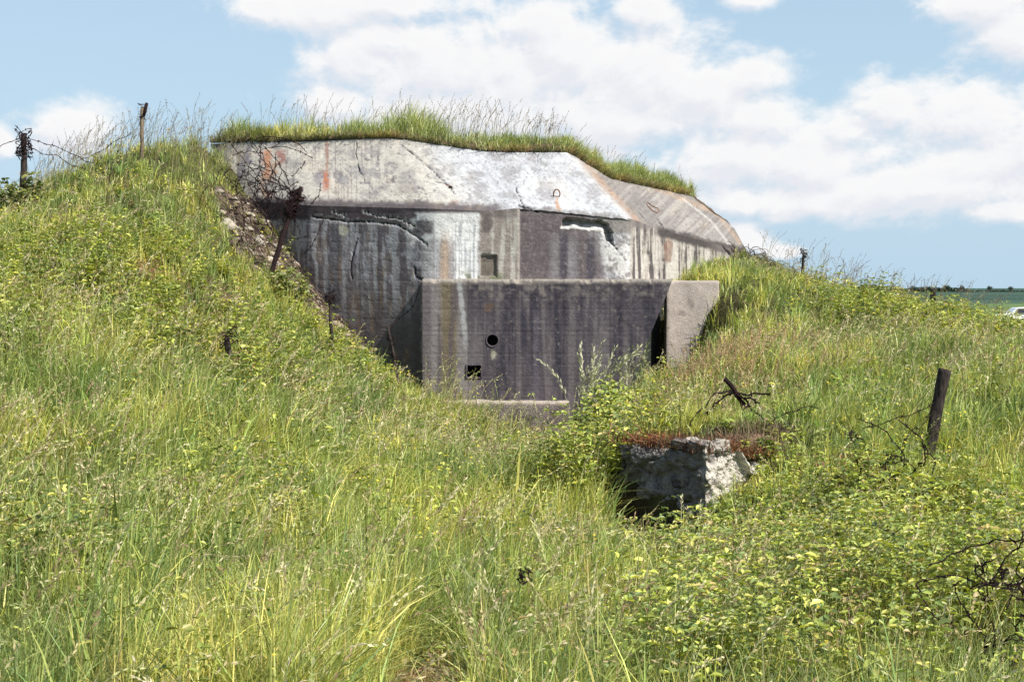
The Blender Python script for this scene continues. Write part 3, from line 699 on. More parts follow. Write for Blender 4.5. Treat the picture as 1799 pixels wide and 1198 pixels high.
cl = cl * (1 - lf_ * .72) + np.array([.075, .07, .08]) * lf_ * .72
# left face of the rotated block: its shade is painted into the colour
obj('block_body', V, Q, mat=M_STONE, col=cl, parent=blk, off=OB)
V, Q, T = mb2.arrays(); cl = stone_col(V, (.42, .38, .33), 8, (.10, .06, .05), .5)
Vr = rot(V, cxy, math.radians(52)); lf_ = (sst(-.03, -.12, Vr[:, 0] - cxy[0]) * sst(.30, .08, Vr[:, 1] - 13.0))[:, None]; cl = cl * (1 - lf_ * .7) + np.array([.08, .06, .06]) * lf_ * .7  # slab's left face darkened too, shade painted into the colour
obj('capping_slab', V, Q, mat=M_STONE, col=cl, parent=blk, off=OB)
mb = MB()
for k in range(7):
    x0 = cxy[0] + random.uniform(-1.0, .3); y0 = cxy[1] + random.uniform(.1, .8); z0 = ztopb + .1
    p = [np.array((x0, y0, z0 - .1))]
    for j in range(5): p.append(p[-1] + np.array((random.uniform(-.07, .07), random.uniform(-.08, .05), random.uniform(.0, .07))))
    mb.tube(p, .006, 5); mb.build('rebar', M_RUSTB, blk, off=OB); mb = MB()

# ------------------------------------------------------------------ vegetation generators
def frustum_pts(n, y0, y1, dens, p0=-160, p1=1960):
    Y = np.linspace(y0, y1, 400); w = Y * dens(Y); cdf = np.cumsum(w); cdf /= cdf[-1]
    y = np.interp(RNG.random(n), cdf, Y); px = RNG.uniform(p0, p1, n)
    return (px - 899.5) / F * y, y
fx = np.concatenate([BK[:, 0] , TK[::-1, 0] * 0 + np.array([6.5, 5, 2, 0, -2, -4, -6, -7, -7])]) 
FOOT = [(-5.55, 27.8)] + [(b[0], b[1]) for b in BK[1:7]] + [(BK[7][0], 33), (BK[8][0], 39), (5, 44), (-5, 44), (-6.3, 32)]
def blocked(x, y, z=None):
    b = inpoly(x, y, FOOT)
    b |= (x > xl - .02) & (x < xr_b + (0.1)) & (y > YF - .06) & (y < 26)
    b |= (x > s0[0] - .3) & (x < s1[0]) & (y > 25.45) & (y < 26)
    b |= inpoly(x, y, HOLLOW)
    b |= (x > fl[0]) & (x < fr_[0]) & (y > 23.85) & (y < 24.5)
    bc = [tuple(rot(np.array([[[px_, py_, 0]]], float), cxy, math.radians(-52))[0, 0, :2]) for px_, py_ in ((cxy[0] - 1.25, 13.0), (cxy[0] + .02, 12.97), (cxy[0] + .02, 13.75), (cxy[0] - 1.25, 13.75))]
    b |= inpoly(x, y, bc)
    return b
def ghgt(x, y):
    """typical sward height"""
    h = np.interp(y, [4, 9, 14, 20, 24, 30], [.58, .55, .50, .42, .36, .34])
    left = sst(-1.5, -6, x) * sst(12, 20, y)
    h = h * (1 - .12 * left)
    h = h * np.where((y > 26) & (x > 4), .75, 1)
    # low grass in front of the wall foot and the block cut
    h = h * (1 - .45 * sst(.9, .2, np.hypot((x - 1.3) / 1.2, (y - 12.3) / .9)))
    h = h * (1 - .6 * sst(1.2, .7, np.hypot((x - 1.25) / .75, (y - 12.75) / .45)))
    h = h * (1 - .5 * sst(1.2, .7, np.hypot((x - 2.42) / .35, (y - 15.1) / .5)))
    for cx, cy, rx, ry, f in ((-3.42, 16.9, .35, .7, .6), (3.85, 11.9, .4, .5, .4), (.08, 7.9, .2, .4, .6), (2.45, 6.8, .3, .4, .5), (4.15, 13.6, .25, .5, .5), (2.95, 14.1, .5, .4, .65), (2.28, 14.3, .5, .6, .6)):
        h = h * (1 - f * sst(1.25, .7, np.hypot((x - cx) / rx, (y - cy) / ry)))
    for (cx, cy), rx, ry in SOIL[2:7] + SOIL[8:]:
        h = h * (1 - .72 * sst(1.3, .7, np.hypot((x - cx * (1 - .25 / cy)) / (rx * 1.1), (y - cy + .3) / (ry + .45))))
    return h * (0.72 + .56 * fb2(x * 0.7, y * 0.7, 30))
PAL = np.array([(0.46, 0.48, 0.155), (0.35, 0.41, 0.135), (0.56, 0.55, 0.22), (0.18, 0.235, 0.09), (0.62, 0.56, 0.33), (0.53, 0.50, 0.15)]) * np.array([1.0, 1.02, 1.0])
def blades(x, y, z, h, wdt, seg, lean=0.35, pal=PAL, pw=None, cl_seed=0, headv=None, stiff=0.0, out=None, cmul=None):
    n = len(x)
    th = RNG.uniform(0, 2 * PI, n) if out is None else out + RNG.normal(0, .8, n)
    wx = 0.30 + .6 * (fb2(x * .5, y * .5, 44) - .5); wy = -0.1 + .8 * (fb2(x * .6, y * .6, 45) - .5)
    le = np.abs(RNG.normal(0, lean, n)) + .08
    dx = np.cos(th) * le + wx * .45 * (1 - stiff); dy = np.sin(th) * le + wy * .45 * (1 - stiff)
    L_ = np.hypot(dx, dy) + 1e-6
    fa = RNG.uniform(-1.2, 1.2, n) + np.arctan2(dy, dx)     # ribbon facing
    sx = -np.sin(fa); sy = np.cos(fa)
    t = np.linspace(0, 1, seg + 1)
    pts = np.zeros((n, seg + 1, 3))
    pts[..., 0] = x[:, None] + dx[:, None] * h[:, None] * t ** 1.9
    pts[..., 1] = y[:, None] + dy[:, None] * h[:, None] * t ** 1.9
    droop = np.clip(L_, 0, 1.1)[:, None]
    pts[..., 2] = z[:, None] - .02 + h[:, None] * (t - .42 * droop * t ** 2.6)
    ws = (1 - t ** 2.2) * (.75 + .25 * np.sin(np.minimum(t * 3, 1) * PI / 2)); ws[-1] = 0
    wv = wdt[:, None] * .5 * ws
    side = np.stack([sx, sy, np.zeros(n)], -1)[:, None, :] * wv[..., None]
    Lf = pts - side; Rt = pts + side
    # verts: per level L,R; tip single
    V = np.empty((n, 2 * seg + 1, 3))
    V[:, 0:2 * seg:2] = Lf[:, :seg]; V[:, 1:2 * seg:2] = Rt[:, :seg]; V[:, -1] = pts[:, -1]
    st = 2 * seg + 1; b0 = (np.arange(n) * st)[:, None]
    Q = [np.stack([b0[:, 0] + 2 * k, b0[:, 0] + 2 * k + 1, b0[:, 0] + 2 * k + 3, b0[:, 0] + 2 * k + 2], -1) for k in range(seg - 1)]
    T = np.stack([b0[:, 0] + 2 * seg - 2, b0[:, 0] + 2 * seg - 1, b0[:, 0] + 2 * seg], -1)
    # colours
    cn = fb2(x * 1.1, y * 1.1, 50 + cl_seed); cn2 = fb2(x * 4.5, y * 4.5, 51 + cl_seed, 2)
    k = np.clip(RNG.random(n) * .75 + .5 * (fb2(x * .35, y * .35, 53) - .25), 0, .999)
    if pw is None:
        sel = np.where(k < .30, 0, np.where(k < .55, 1, np.where(k < .75, 2, np.where(k < .88, 3, np.where(k < .93, 4, 5)))))
    else:
        sel = np.searchsorted(np.cumsum(pw) / np.sum(pw), k)
    c = pal[np.minimum(sel, len(pal) - 1)] * (0.82 + .36 * RNG.random(n))[:, None]
    g = sst(.38, .62, cn)[:, None]
    c = c * (0.82 + .34 * g) * np.where(g > .5, np.array([1.08, 1.0, .9]), np.array([.92, 1.0, 1.0]))
    c = c * (0.72 + .56 * cn2)[:, None] * RNG.choice([.7, 1, 1.2], n)[:, None]
    if cmul is not None: c = c * cmul
    C = np.repeat(c[:, None], st, 1)
    return V.reshape(-1, 3), (np.concatenate(Q) if Q else None), T, C.reshape(-1, 3)
class Bag:
    def __init__(s): s.V = []; s.Q = []; s.T = []; s.C = []; s.n = 0
    def add(s, r):
        V, Q, T, C = r
        if len(V) == 0: return
        s.V.append(V); s.C.append(C)
        if Q is not None: s.Q.append(Q + s.n)
        if T is not None: s.T.append(T + s.n)
        s.n += len(V)
    def build(s, name, mat, **k):
        return obj(name, np.concatenate(s.V), np.concatenate(s.Q) if s.Q else None, np.concatenate(s.T) if s.T else None, mat=mat, col=np.concatenate(s.C), **k)

LEAFY = [((-5.2, 19.0), 2.6, 2.8), ((-6.8, 16.5), 2.4, 1.6), ((-3.6, 17.0), 1.3, 1.6), ((2.9, 11.6), 1.4, 1.1), ((2.2, 8.6), 1.2, 1.5), ((1.7, 11.6), .7, .6), ((1.3, 7.0), .8, .8), ((.9, 8.8), .6, .5),
         ((3.6, 9.6), 1.0, 1.0), ((-2.2, 10.6), .6, .4), ((.9, 14.5), .8, 1.0), ((-2.8, 21.6), 1.2, 1.0), ((-2.9, 8.2), .4, .3), ((7.5, 24.5), 2.5, 2.2), ((1.2, 20.5), .9, 1.2)]
def leafy(x, y):
    m = np.zeros(np.shape(x))
    for (cx, cy), rx, ry in LEAFY:
        m = np.maximum(m, sst(1.3, .6, np.hypot((x - cx) / rx, (y - cy) / ry) + .9 * (fb2(x * 1.6, y * 1.6, 61) - .5)))
    return m
def rubble_at(x, y, z):
    a, b = proj(np.stack([x, y, z], -1)); return inpoly(a, b, RUBBLE) & (y > 18)

# ---- meadow grass
bag = Bag()
for y0, y1, n, seg, w0, w1 in ((3.6, 8.5, 88000, 4, .004, .012), (8.5, 14.5, 98000, 3, .006, .015), (14.5, 22.5, 115000, 3, .009, .018), (22.5, 38, 150000, 2, .010, .018)):
    # most blades grow in tufts that fan outwards, the rest fill in between
    bpt = {4: 34, 3: 30, 2: 22}[seg]; nt_ = int(n * .72 / bpt)
    tx, ty = frustum_pts(nt_, y0, y1, lambda Y: 1 + 0 * Y)
    spread = RNG.uniform(.035, .11, nt_); thh = RNG.uniform(.55, 1.35, nt_) * (.6 + .8 * fb2(tx * 1.2, ty * 1.2, 71, 3))
    tcol = (RNG.choice([.62, .85, 1.0, 1.12, 1.25], nt_)[:, None] * np.where(RNG.random(nt_)[:, None] < .3, np.array([.86, 1.0, .95]), np.array([1.06, 1.0, .95])))
    ti = np.repeat(np.arange(nt_), bpt); m_ = len(ti)
    an = RNG.uniform(0, 2 * PI, m_); rr_ = np.abs(RNG.normal(0, 1, m_)) * spread[ti]
    n2 = n - m_
    fx_, fy_ = frustum_pts(n2, y0, y1, lambda Y: 1 + 0 * Y)
    x = np.concatenate([tx[ti] + np.cos(an) * rr_, fx_]); y = np.concatenate([ty[ti] + np.sin(an) * rr_, fy_])
    out = np.concatenate([an, RNG.uniform(0, 2 * PI, n2)]); hm = np.concatenate([thh[ti], RNG.uniform(.5, 1.0, n2)]); cm = np.concatenate([tcol[ti], np.ones((n2, 3))])
    z = ground(x, y)
    cl = fb2(x * 1.6, y * 1.6, 70)
    k = ~blocked(x, y) & (RNG.random(n) < (.45 if y0 < 22 else .85) + 1.0 * sst(.33, .55, cl)) & (RNG.random(n) > soilmask(x, y) * .97)
    ru = rubble_at(x, y, z); k &= ~ru | (RNG.random(n) < .38)
    lm = leafy(x, y); k &= RNG.random(n) > lm * .5
    if y0 > 20: k &= (y < 31) | (x > 4)
    x, y, z = x[k], y[k], z[k]
    h = ghgt(x, y) * hm[k] * RNG.uniform(.6, 1.2, len(x)) * np.where(ru[k], .6, 1)
    wb = RNG.uniform(w0, w1, len(x)) * np.where(RNG.random(len(x)) < .08, 1.7, 1)
    bag.add(blades(x, y, z, h, wb, seg, .48, out=out[k], cmul=cm[k]))
bag.build('meadow_grass', M_GRASS, kind='stuff', label='tall yellow-green meadow grass covering the banks and foreground')

# ---- roof grass
bag = Bag()
n = 46000
iu = RNG.integers(0, len(ROOF_T) - 1, n); wv = np.abs(RNG.normal(0, .11, n)) + .012; wv = np.minimum(wv, .9)
fu = RNG.random(n)[:, None]
p0 = ROOF_T[iu] * (1 - fu) + ROOF_T[iu + 1] * fu
pos = p0 * (1 - wv[:, None]) + CEN * wv[:, None]
z = pos[:, 2] + .02 + .14 * sst(0, .05, wv)
seglen = np.linalg.norm(ROOF_T[iu + 1] - ROOF_T[iu], axis=1)
k = (RNG.random(n) < seglen / seglen.max() * 1.2) & (RNG.random(n) < .14 + sst(.36, .62, fb2(pos[:, 0] * 3.0, pos[:, 1] * 1.5, 72)))
q_, _ = proj(pos)
k &= (q_ > 372) & ~((q_ > 1218))
pos, z, wv = pos[k], z[k], wv[k]; q_ = q_[k]
tuft = fb2(pos[:, 0] * 1.3, pos[:, 1] * .8, 73); tuft2 = fb2(pos[:, 0] * 5, pos[:, 1] * 3, 74)
h = (.16 + .30 * sst(.3, .7, tuft) + .26 * tuft2) * RNG.uniform(.55, 1.15, len(z)) * sst(-.02, .05, wv) * np.interp(q_, [370, 480, 700, 900, 1020, 1220], [1.0, 1.0, 1.1, 1.0, .62, .72])
h *= 1.15
bag.add(blades(pos[:, 0], pos[:, 1], z, h, RNG.uniform(.009, .018, len(z)), 3, .55, pal=PAL * [1.12, 1.05, 1.3], cl_seed=5))
n = 15000
iu = RNG.integers(0, len(ROOF_T) - 1, n); fu = RNG.random(n)[:, None]; p0 = ROOF_T[iu] * (1 - fu) + ROOF_T[iu + 1] * fu
q_, _ = proj(p0); k = (q_ > 372) & (q_ < 1212) & (RNG.random(n) < .25 + sst(.4, .6, fb2(p0[:, 0] * 5, p0[:, 1] * 3, 75))) & (RNG.random(n) < np.linalg.norm(ROOF_T[iu + 1] - ROOF_T[iu], axis=1) / seglen.max() * 1.2); p0 = p0[k]
bag.add(blades(p0[:, 0] - .02, p0[:, 1] - .01, p0[:, 2] + .03, RNG.uniform(.06, .27, len(p0)), RNG.uniform(.009, .016, len(p0)), 3, 1.1, np.array([(.30, .30, .11), (.34, .27, .15), (.22, .16, .11), (.16, .18, .07)]), [1, 1, 1, 1]))
bag.build('roof_grass', M_GRASS, kind='stuff', label='shaggy grass fringe growing along the bunker roof edge')

# ---- seed stalks
def stalks(x, y, z, h, wd, headlen, cols, spk=9, ssz=.012, droop=.35):
    V = []; Q = []; C = []; nn = 0
    n = len(x)
    th = RNG.uniform(0, 2 * PI, n); le = np.abs(RNG.normal(0, .16, n)) + .05
    dx = np.cos(th) * le + .12; dy = np.sin(th) * le
    t = np.linspace(0, 1, 7)
    d = np.clip(np.abs(RNG.normal(droop, droop * .7, n)), 0, 1)[:, None]
    # path: rises, tip arches
    ux = dx / np.hypot(dx, dy); uy = dy / np.hypot(dx, dy)
    arch = d * h[:, None] * .32 * np.clip((t - .55) / .45, 0, 1) ** 2
    X = x[:, None] + dx[:, None] * h[:, None] * t ** 1.6 + ux[:, None] * arch
    Y = y[:, None] + dy[:, None] * h[:, None] * t ** 1.6 + uy[:, None] * arch
    Z = z[:, None] + h[:, None] * t - arch * .8 * d
    P3 = np.stack([X, Y, Z], -1)
    fa = RNG.uniform(-.7, .7, n); side = np.stack([np.cos(fa), np.sin(fa), 0 * fa], -1)[:, None] * (wd[:, None, None] * .5) * (1 - .5 * t)[None, :, None]
    A = P3 - side; B = P3 + side
    VV = np.stack([A, B], 2).reshape(n, 14, 3)
    b0 = np.arange(n) * 14
    QQ = np.concatenate([np.stack([b0 + 2 * k, b0 + 2 * k + 1, b0 + 2 * k + 3, b0 + 2 * k + 2], -1) for k in range(6)])
    c = cols[RNG.integers(0, len(cols), n)] * RNG.uniform(.75, 1.2, n)[:, None]
    stem = c * .75 + np.array([.03, .05, .0])
    V.append(VV.reshape(-1, 3)); Q.append(QQ); C.append(np.repeat(stem[:, None], 14, 1).reshape(-1, 3)); nn = n * 14
    # spikelets
    for k in range(spk):
        s = 1 - headlen * (k + RNG.random(n)) / spk
        s = np.clip(s, 0, 1) * 6; i = np.minimum(s.astype(int), 5); f = (s - i)[:, None]
        r = np.arange(n); c0 = P3[r, i] * (1 - f) + P3[r, i + 1] * f
        tang = P3[r, i + 1] - P3[r, i]; tang /= np.linalg.norm(tang, axis=1, keepdims=True) + 1e-9
        off = RNG.normal(0, 1, (n, 3)); off -= tang * (off * tang).sum(1, keepdims=True); off /= np.linalg.norm(off, axis=1, keepdims=True) + 1e-9
        sz = (ssz * RNG.uniform(.7, 1.4, n) * np.maximum(1, wd / .004) ** .5)[:, None]
        dirv = tang * 1.0 + off * RNG.uniform(.2, .9, n)[:, None]; dirv /= np.linalg.norm(dirv, axis=1, keepdims=True)
        wv_ = np.cross(dirv, off); wv_ /= np.linalg.norm(wv_, axis=1, keepdims=True) + 1e-9
        sp = c0 + off * sz * .3
        q4 = np.stack([sp, sp + dirv * sz * .9 + wv_ * sz * .32, sp + dirv * sz * 2.0, sp + dirv * sz * .9 - wv_ * sz * .32], 1)
        V.append(q4.reshape(-1, 3)); b = nn + np.arange(n) * 4
        Q.append(np.stack([b, b + 1, b + 2, b + 3], -1)); C.append(np.repeat((c * RNG.uniform(.8, 1.2, n)[:, None])[:, None], 4, 1).reshape(-1, 3)); nn += n * 4
    return np.concatenate(V), np.concatenate(Q), None, np.concatenate(C)
SEEDC = np.array([(.50, .43, .24), (.44, .35, .20), (.36, .38, .15), (.60, .53, .35), (.30, .21, .13), (.46, .46, .22)])
SEEDR = np.array([(.22, .15, .13), (.28, .2, .15), (.17, .13, .12), (.3, .26, .16)])
bag = Bag()
for y0, y1, n, wd in ((4.2, 9, 1500, .0035), (9, 15, 2600, .0045), (15, 23, 3600, .006), (23, 31, 2000, .007)):
    x, y = frustum_pts(n, y0, y1, lambda Y: 1 + 0 * Y)
    z = ground(x, y); k = ~blocked(x, y) & ~rubble_at(x, y, z) & (RNG.random(n) < .25 + 1.2 * sst(.4, .65, fb2(x * .5, y * .5, 81))) & (soilmask(x, y) < .3)
    k &= (y < 30) | (x > 5)
    x, y, z = x[k], y[k], z[k]
    bag.add(stalks(x, y, z, ghgt(x, y) * RNG.uniform(1.0, 1.55, len(x)), np.full(len(x), wd), .28, SEEDC, 16, .014, .6))
x = RNG.uniform(-1.4, 2.1, 170); y = RNG.uniform(21.6, 23.1, 170); z = ground(x, y)
bag.add(stalks(x, y, z, RNG.uniform(.5, 1.05, 170), np.full(170, .006), .3, SEEDC[[0, 2, 5]] * .95, 14, .014, .45))
# pinkish patch on the right slope
x = RNG.normal(3.1, .55, 420); y = RNG.normal(19.8, 1.0, 420); z = ground(x, y)
bag.add(stalks(x, y, z, RNG.uniform(.45, .75, 420), np.full(420, .005), .4, SEEDC[[1, 0, 4]] * [1.1, .85, .95], 16, .012, .3))
# skyline stalks on banks
for (a0, a1, Yv, n, hm) in ((60, 380, 26.5, 300, .75), (330, 430, 27.8, 70, .95), (1330, 1500, 29.5, 90, .8), (1480, 1760, 30, 190, .7), (0, 80, 25, 50, .6)):
    q_ = RNG.uniform(a0, a1, n); y = Yv + RNG.normal(0, .6, n); x = (q_ - 899.5) / F * y; z = ground(x, y)
    bag.add(stalks(x, y, z, RNG.uniform(.55, 1.25, n) * hm, np.full(n, .006), .28, SEEDR, 12, .012, .35))
bag.build('seed_stalks', M_SEED, kind='stuff', label='thin dry seed stalks standing above the meadow grass')
bag = Bag()
n = 340
s_ = RNG.random(n); q_ = np.where(RNG.random(n) < .6, RNG.uniform(380, 1010, n), RNG.uniform(640, 1215, n))
tp, _ = proj(ROOF_T); ii = np.array([np.argmin(np.abs(tp[:int(len(tp) * .97)] - a_)) for a_ in q_])
wv = RNG.uniform(.03, .3, n)[:, None]; pos = ROOF_T[ii] * (1 - wv) + CEN * wv
k = ~blocked(pos[:, 0] * 0 + 99, pos[:, 1])
hh = RNG.uniform(.55, 1.0, n) * np.interp(q_, [380, 520, 640, 860, 950, 1215], [1.0, 1.0, .9, 1.05, .85, .6])
bag.add(stalks(pos[:, 0], pos[:, 1], pos[:, 2] + .1, hh, np.full(n, .006), .3, SEEDR, 13, .012, .3))
bag.build('roof_seed_stalks', M_SEED, kind='stuff', label='wispy seed stalks rising from the bunker roof against sky')

# ---- leafy undergrowth
def leaves(c, nrm, size, col, asp=.62, fold=.25, adir=None):
    """folded pointed leaves: c centres (n,3), nrm approx up normals, size (n)"""
    n = len(c)
    nrm = nrm / np.linalg.norm(nrm, axis=1, keepdims=True)
    a = RNG.normal(size=(n, 3)) if adir is None else np.array(adir, float); a -= nrm * (a * nrm).sum(1, keepdims=True); a /= np.linalg.norm(a, axis=1, keepdims=True) + 1e-9
    b = np.cross(nrm, a); s = size[:, None]
    base = c - a * s * .5; tip = c + a * s * .5 - nrm * s * .12
    m1 = c - a * s * .12; w = s * asp * .5
    l = m1 + b * w + nrm * s * fold * .5; r = m1 - b * w + nrm * s * fold * .5
    l2 = c + a * s * .22 + b * w * .7 + nrm * s * fold * .25; r2 = c + a * s * .22 - b * w * .7 + nrm * s * fold * .25
    V = np.stack([base, l, l2, tip, r2, r], 1)
    b0 = np.arange(n) * 6
    Q = np.concatenate([np.stack([b0, b0 + 3, b0 + 2, b0 + 1], -1), np.stack([b0, b0 + 5, b0 + 4, b0 + 3], -1)])
    return V.reshape(-1, 3), Q, None, np.repeat(col[:, None], 6, 1).reshape(-1, 3)
LPAL = np.array([(.38, .41, .09), (.27, .32, .07), (.50, .48, .13), (.14, .19, .05), (.40, .31, .13), (.18, .23, .08)])
def lcols(n, x, y, sd=0):
    c = LPAL[RNG.choice(6, n, p=[.27, .25, .13, .19, .05, .11])] * RNG.uniform(.8, 1.2, n)[:, None]
    return c * (.5 + 1.0 * fb2(x * 3.5, y * 3.5, 90 + sd))[:, None]
bag = Bag(); stems = Bag()
for y0, y1, n, s0_, s1_ in ((4.2, 9.5, 15000, .034, .072), (9.5, 15.5, 20000, .04, .08), (15.5, 27, 20000, .05, .09)):
    x, y = frustum_pts(n, y0, y1, lambda Y: 1 + 0 * Y)
    lm = leafy(x, y); k = (RNG.random(n) < np.maximum(lm * .85, .055)) & ~blocked(x, y) & (soilmask(x, y) < .4)
    z = ground(x, y); k &= ~rubble_at(x, y, z) | (RNG.random(n) < .25)
    x, y, z, lm = x[k], y[k], z[k], lm[k]
    H = ghgt(x, y) * RNG.uniform(.6, 1.25, len(x)) * (1 + .3 * lm)
    kk = RNG.random(len(x)) < .07 + 1.1 * sst(.45, .57, fb2(x * 2.6, y * 2.6, 95, 3)); x, y, z, lm, H = x[kk], y[kk], z[kk], lm[kk], H[kk]
    H = H * (.75 + .75 * fb2(x * 2.0, y * 2.0, 96, 3))
    tall = sst(.45, .55, fb2(x * .9, y * .9, 97, 2))     # upright pairs in some patches, sprawling sprays in others
    np_ = len(x); tn = 6; lv = 3
    lx_ = RNG.normal(0, .18, np_); ly_ = RNG.normal(0, .18, np_)
    ph = RNG.uniform(0, 2 * PI, np_); sz0 = RNG.uniform(s0_, s1_, np_) * (1.15 - .25 * tall)
    pc = lcols(np_, x, y)
    stx = []; 
    for ti in range(tn):
        t = (ti + .6 + RNG.uniform(-.25, .25, np_)) / tn
        cxp = x + lx_ * H * t ** 1.4 * (2.2 - 1.4 * tall); cyp = y + ly_ * H * t ** 1.4 * (2.2 - 1.4 * tall); czp = z + H * (t - .12 * (1 - tall) * t ** 2)
        for li in range(lv):
            an = ph + ti * 1.57 + li * 2 * PI / lv + RNG.normal(0, .35, np_)
            sz = sz0 * (1.15 - .55 * np.abs(t - .35)) * RNG.uniform(.6, 1.2, np_)
            d = np.stack([np.cos(an), np.sin(an), RNG.normal(-.12, .25, np_)], -1)
            nr = np.stack([-np.cos(an) * .1 + RNG.normal(0, .28, np_), -np.sin(an) * .1 + RNG.normal(-.05, .28, np_), np.ones(np_)], -1)
            cc_ = np.stack([cxp, cyp, czp], -1) + d * (sz * .62)[:, None]
            bag.add(leaves(cc_, nr, sz, pc * RNG.uniform(.75, 1.25, np_)[:, None], .50, .3, d))
    tt_ = np.linspace(0, 1, 3)
    q_n = np_
    bag.add(blades(x, y, z, H * 1.02, np.full(np_, .006), 3, .12, pal=np.array([(.20, .22, .08), (.22, .15, .09)]), pw=[2, 1]))
bag.build('leafy_weeds', M_LEAF, kind='stuff', label='patches of bright leafy bramble and nettle growth among the grass')

bag = Bag()
x, y = frustum_pts(1300, 4.5, 27, lambda Y: 1 + 0 * Y); z = ground(x, y); k = ~blocked(x, y) & (RNG.random(1300) < sst(.48, .66, fb2(x * .8, y * .8, 99))) ; x, y, z = x[k], y[k], z[k]
m = 4; X_ = np.repeat(x, m) + RNG.normal(0, .03, len(x) * m); Y_ = np.repeat(y, m) + RNG.normal(0, .03, len(x) * m); Z_ = np.repeat(z + ghgt(x, y) * RNG.uniform(.75, 1.05, len(x)), m) + RNG.normal(0, .03, len(x) * m)
bag.add(leaves(np.stack([X_, Y_, Z_], -1), np.stack([RNG.normal(0, .3, len(X_)), RNG.normal(-.4, .3, len(X_)), np.ones(len(X_))], -1), RNG.uniform(.012, .022, len(X_)) * (1 + Y_ * .03), np.tile([.62, .52, .06], (len(X_), 1)), .9))
bag.build('yellow_flowers', M_LEAF, kind='stuff', label='tiny yellow flowers dotted through the meadow grass')
# ---- dead reddish growth on top of the block, dry litter in bare patches
bag = Bag()
RED = np.array([(.17, .05, .025), (.24, .09, .045), (.06, .03, .025), (.24, .17, .08), (.14, .17, .06)])
n = 3600
u_ = RNG.random(n) * 1.3 - 1.28; v_ = RNG.random(n) * .95
pt = rot(np.stack([cxy[0] + u_, 13.0 + v_, np.zeros(n)], -1)[None], cxy, math.radians(-52))[0]
k = RNG.random(n) < .2 + sst(.35, .6, fb2(pt[:, 0] * 4, pt[:, 1] * 4, 33))
pt = pt[k]
bag.add(blades(pt[:, 0], pt[:, 1], np.full(len(pt), ztopb - .03) - .08 * sst(.45, .62, (rot(np.stack([pt[:, 0], pt[:, 1], pt[:, 0]], -1), cxy, math.radians(52))[:, 1] - 13.0)), RNG.uniform(.07, .2, len(pt)), RNG.uniform(.006, .012, len(pt)), 3, 1.2, RED, [2.5, 2, 3, 2, 2.5]))
n = 1500; x = RNG.normal(2.85, .28, n); y = RNG.normal(14.35, .2, n)
bag.add(blades(x, y, ground(x, y), RNG.uniform(.06, .2, n), RNG.uniform(.006, .012, n), 3, 1.2, np.array([(.12, .06, .05), (.20, .13, .10), (.07, .04, .04), (.26, .19, .14)]), [2, 2, 2, 1]))
bag.build('dead_red_grass', M_SEED, kind='stuff', label='short rusty red dead grass matted over and beside the broken block top')
bag = Bag()
for (cx, cy), rx, ry in SOIL:
    n = 500; a_ = RNG.uniform(0, 2 * PI, n); r_ = np.sqrt(RNG.random(n)) * 1.25
    x = cx + np.cos(a_) * r_ * rx; y = cy + np.sin(a_) * r_ * ry; z = ground(x, y)
    bag.add(blades(x, y, z, RNG.uniform(.08, .3, n), RNG.uniform(.005, .01, n), 3, .9, np.array([(.34, .22, .14), (.40, .28, .18), (.22, .13, .09), (.28, .24, .12)]), [1, 1, 1, 1]))
bag.build('dry_grass', M_SEED, kind='stuff', label='dry tan dead grass lying over the bare soil patches')

# ------------------------------------------------------------------ rubble and dead brambles on the left bank
def surf_px(q, r):
    """walk a ray from the survey position onto the ground"""
    Y = np.linspace(15, 37, 400)
    out = []
    for a_, b_ in zip(np.atleast_1d(q), np.atleast_1d(r)):
        p = PA(np.full(400, a_), np.full(400, b_), Y); g = ground(p[:, 0], p[:, 1])
        h_ = np.nonzero(p[:, 2] < g)[0]
        if len(h_): out.append((p[h_[0], 0], p[h_[0], 1], g[h_[0]]))
        else: out.append((np.nan,) * 3)
    return np.array(out)
def rand_in(poly, n):
    xs = [a_[0] for a_ in poly]; ys = [a_[1] for a_ in poly]; r = []
    while len(r) < n:
        a_ = random.uniform(min(xs), max(xs)); b_ = random.uniform(min(ys), max(ys))
        if inpoly(np.array([a_]), np.array([b_]), poly)[0]: r.append((a_, b_))
    return np.array(r)
def stone_mesh(size, seed, n1=7, n2=10):
    a, b = np.meshgrid(np.linspace(0, PI, n1), np.linspace(0, 2 * PI, n2 + 1)[:-1], indexing='ij')
    d = np.stack([np.sin(a) * np.cos(b), np.sin(a) * np.sin(b), np.cos(a)], -1)
    sc = np.array([1, .8, .6]) * (0.7 + .6 * np.random.default_rng(seed).random(3))
    V = d * sc * size * (.65 + .7 * vn3(d * 1.7 + 11, seed))[..., None]
    V = np.round(V / (size * .28)) * size * .28 * .45 + V * .55
    i, j = np.meshgrid(np.arange(n1 - 1), np.arange(n2), indexing='ij')
    q = np.stack([i * n2 + j, (i + 1) * n2 + j, (i + 1) * n2 + (j + 1) % n2, i * n2 + (j + 1) % n2], -1).reshape(-1, 4)
    return V.reshape(-1, 3), q
pr_ = rand_in(RUBBLE, 1150); pg = surf_px(pr_[:, 0], pr_[:, 1]); pg = pg[~np.isnan(pg[:, 0])]
mb = MB(); cl = []
for k, p in enumerate(pg):
    V, q = stone_mesh(random.choice([.02, .03, .03, .04, .055, .09]), k % 40, 5, 7)
    mb.add(V + p + np.array([0, 0, .01]), q); g = random.uniform(.5, 1.2)
    cl.append(np.tile(np.array(random.choice([(.38, .32, .25), (.22, .17, .13), (.46, .41, .33), (.13, .10, .085), (.10, .075, .06)])) * g, (len(V), 1)))
V, Q, T = mb.arrays()
obj('rubble', V, Q, mat=M_STONE, col=np.concatenate(cl), kind='stuff', label='pale crumbled stone rubble on the left bank beside the wall')
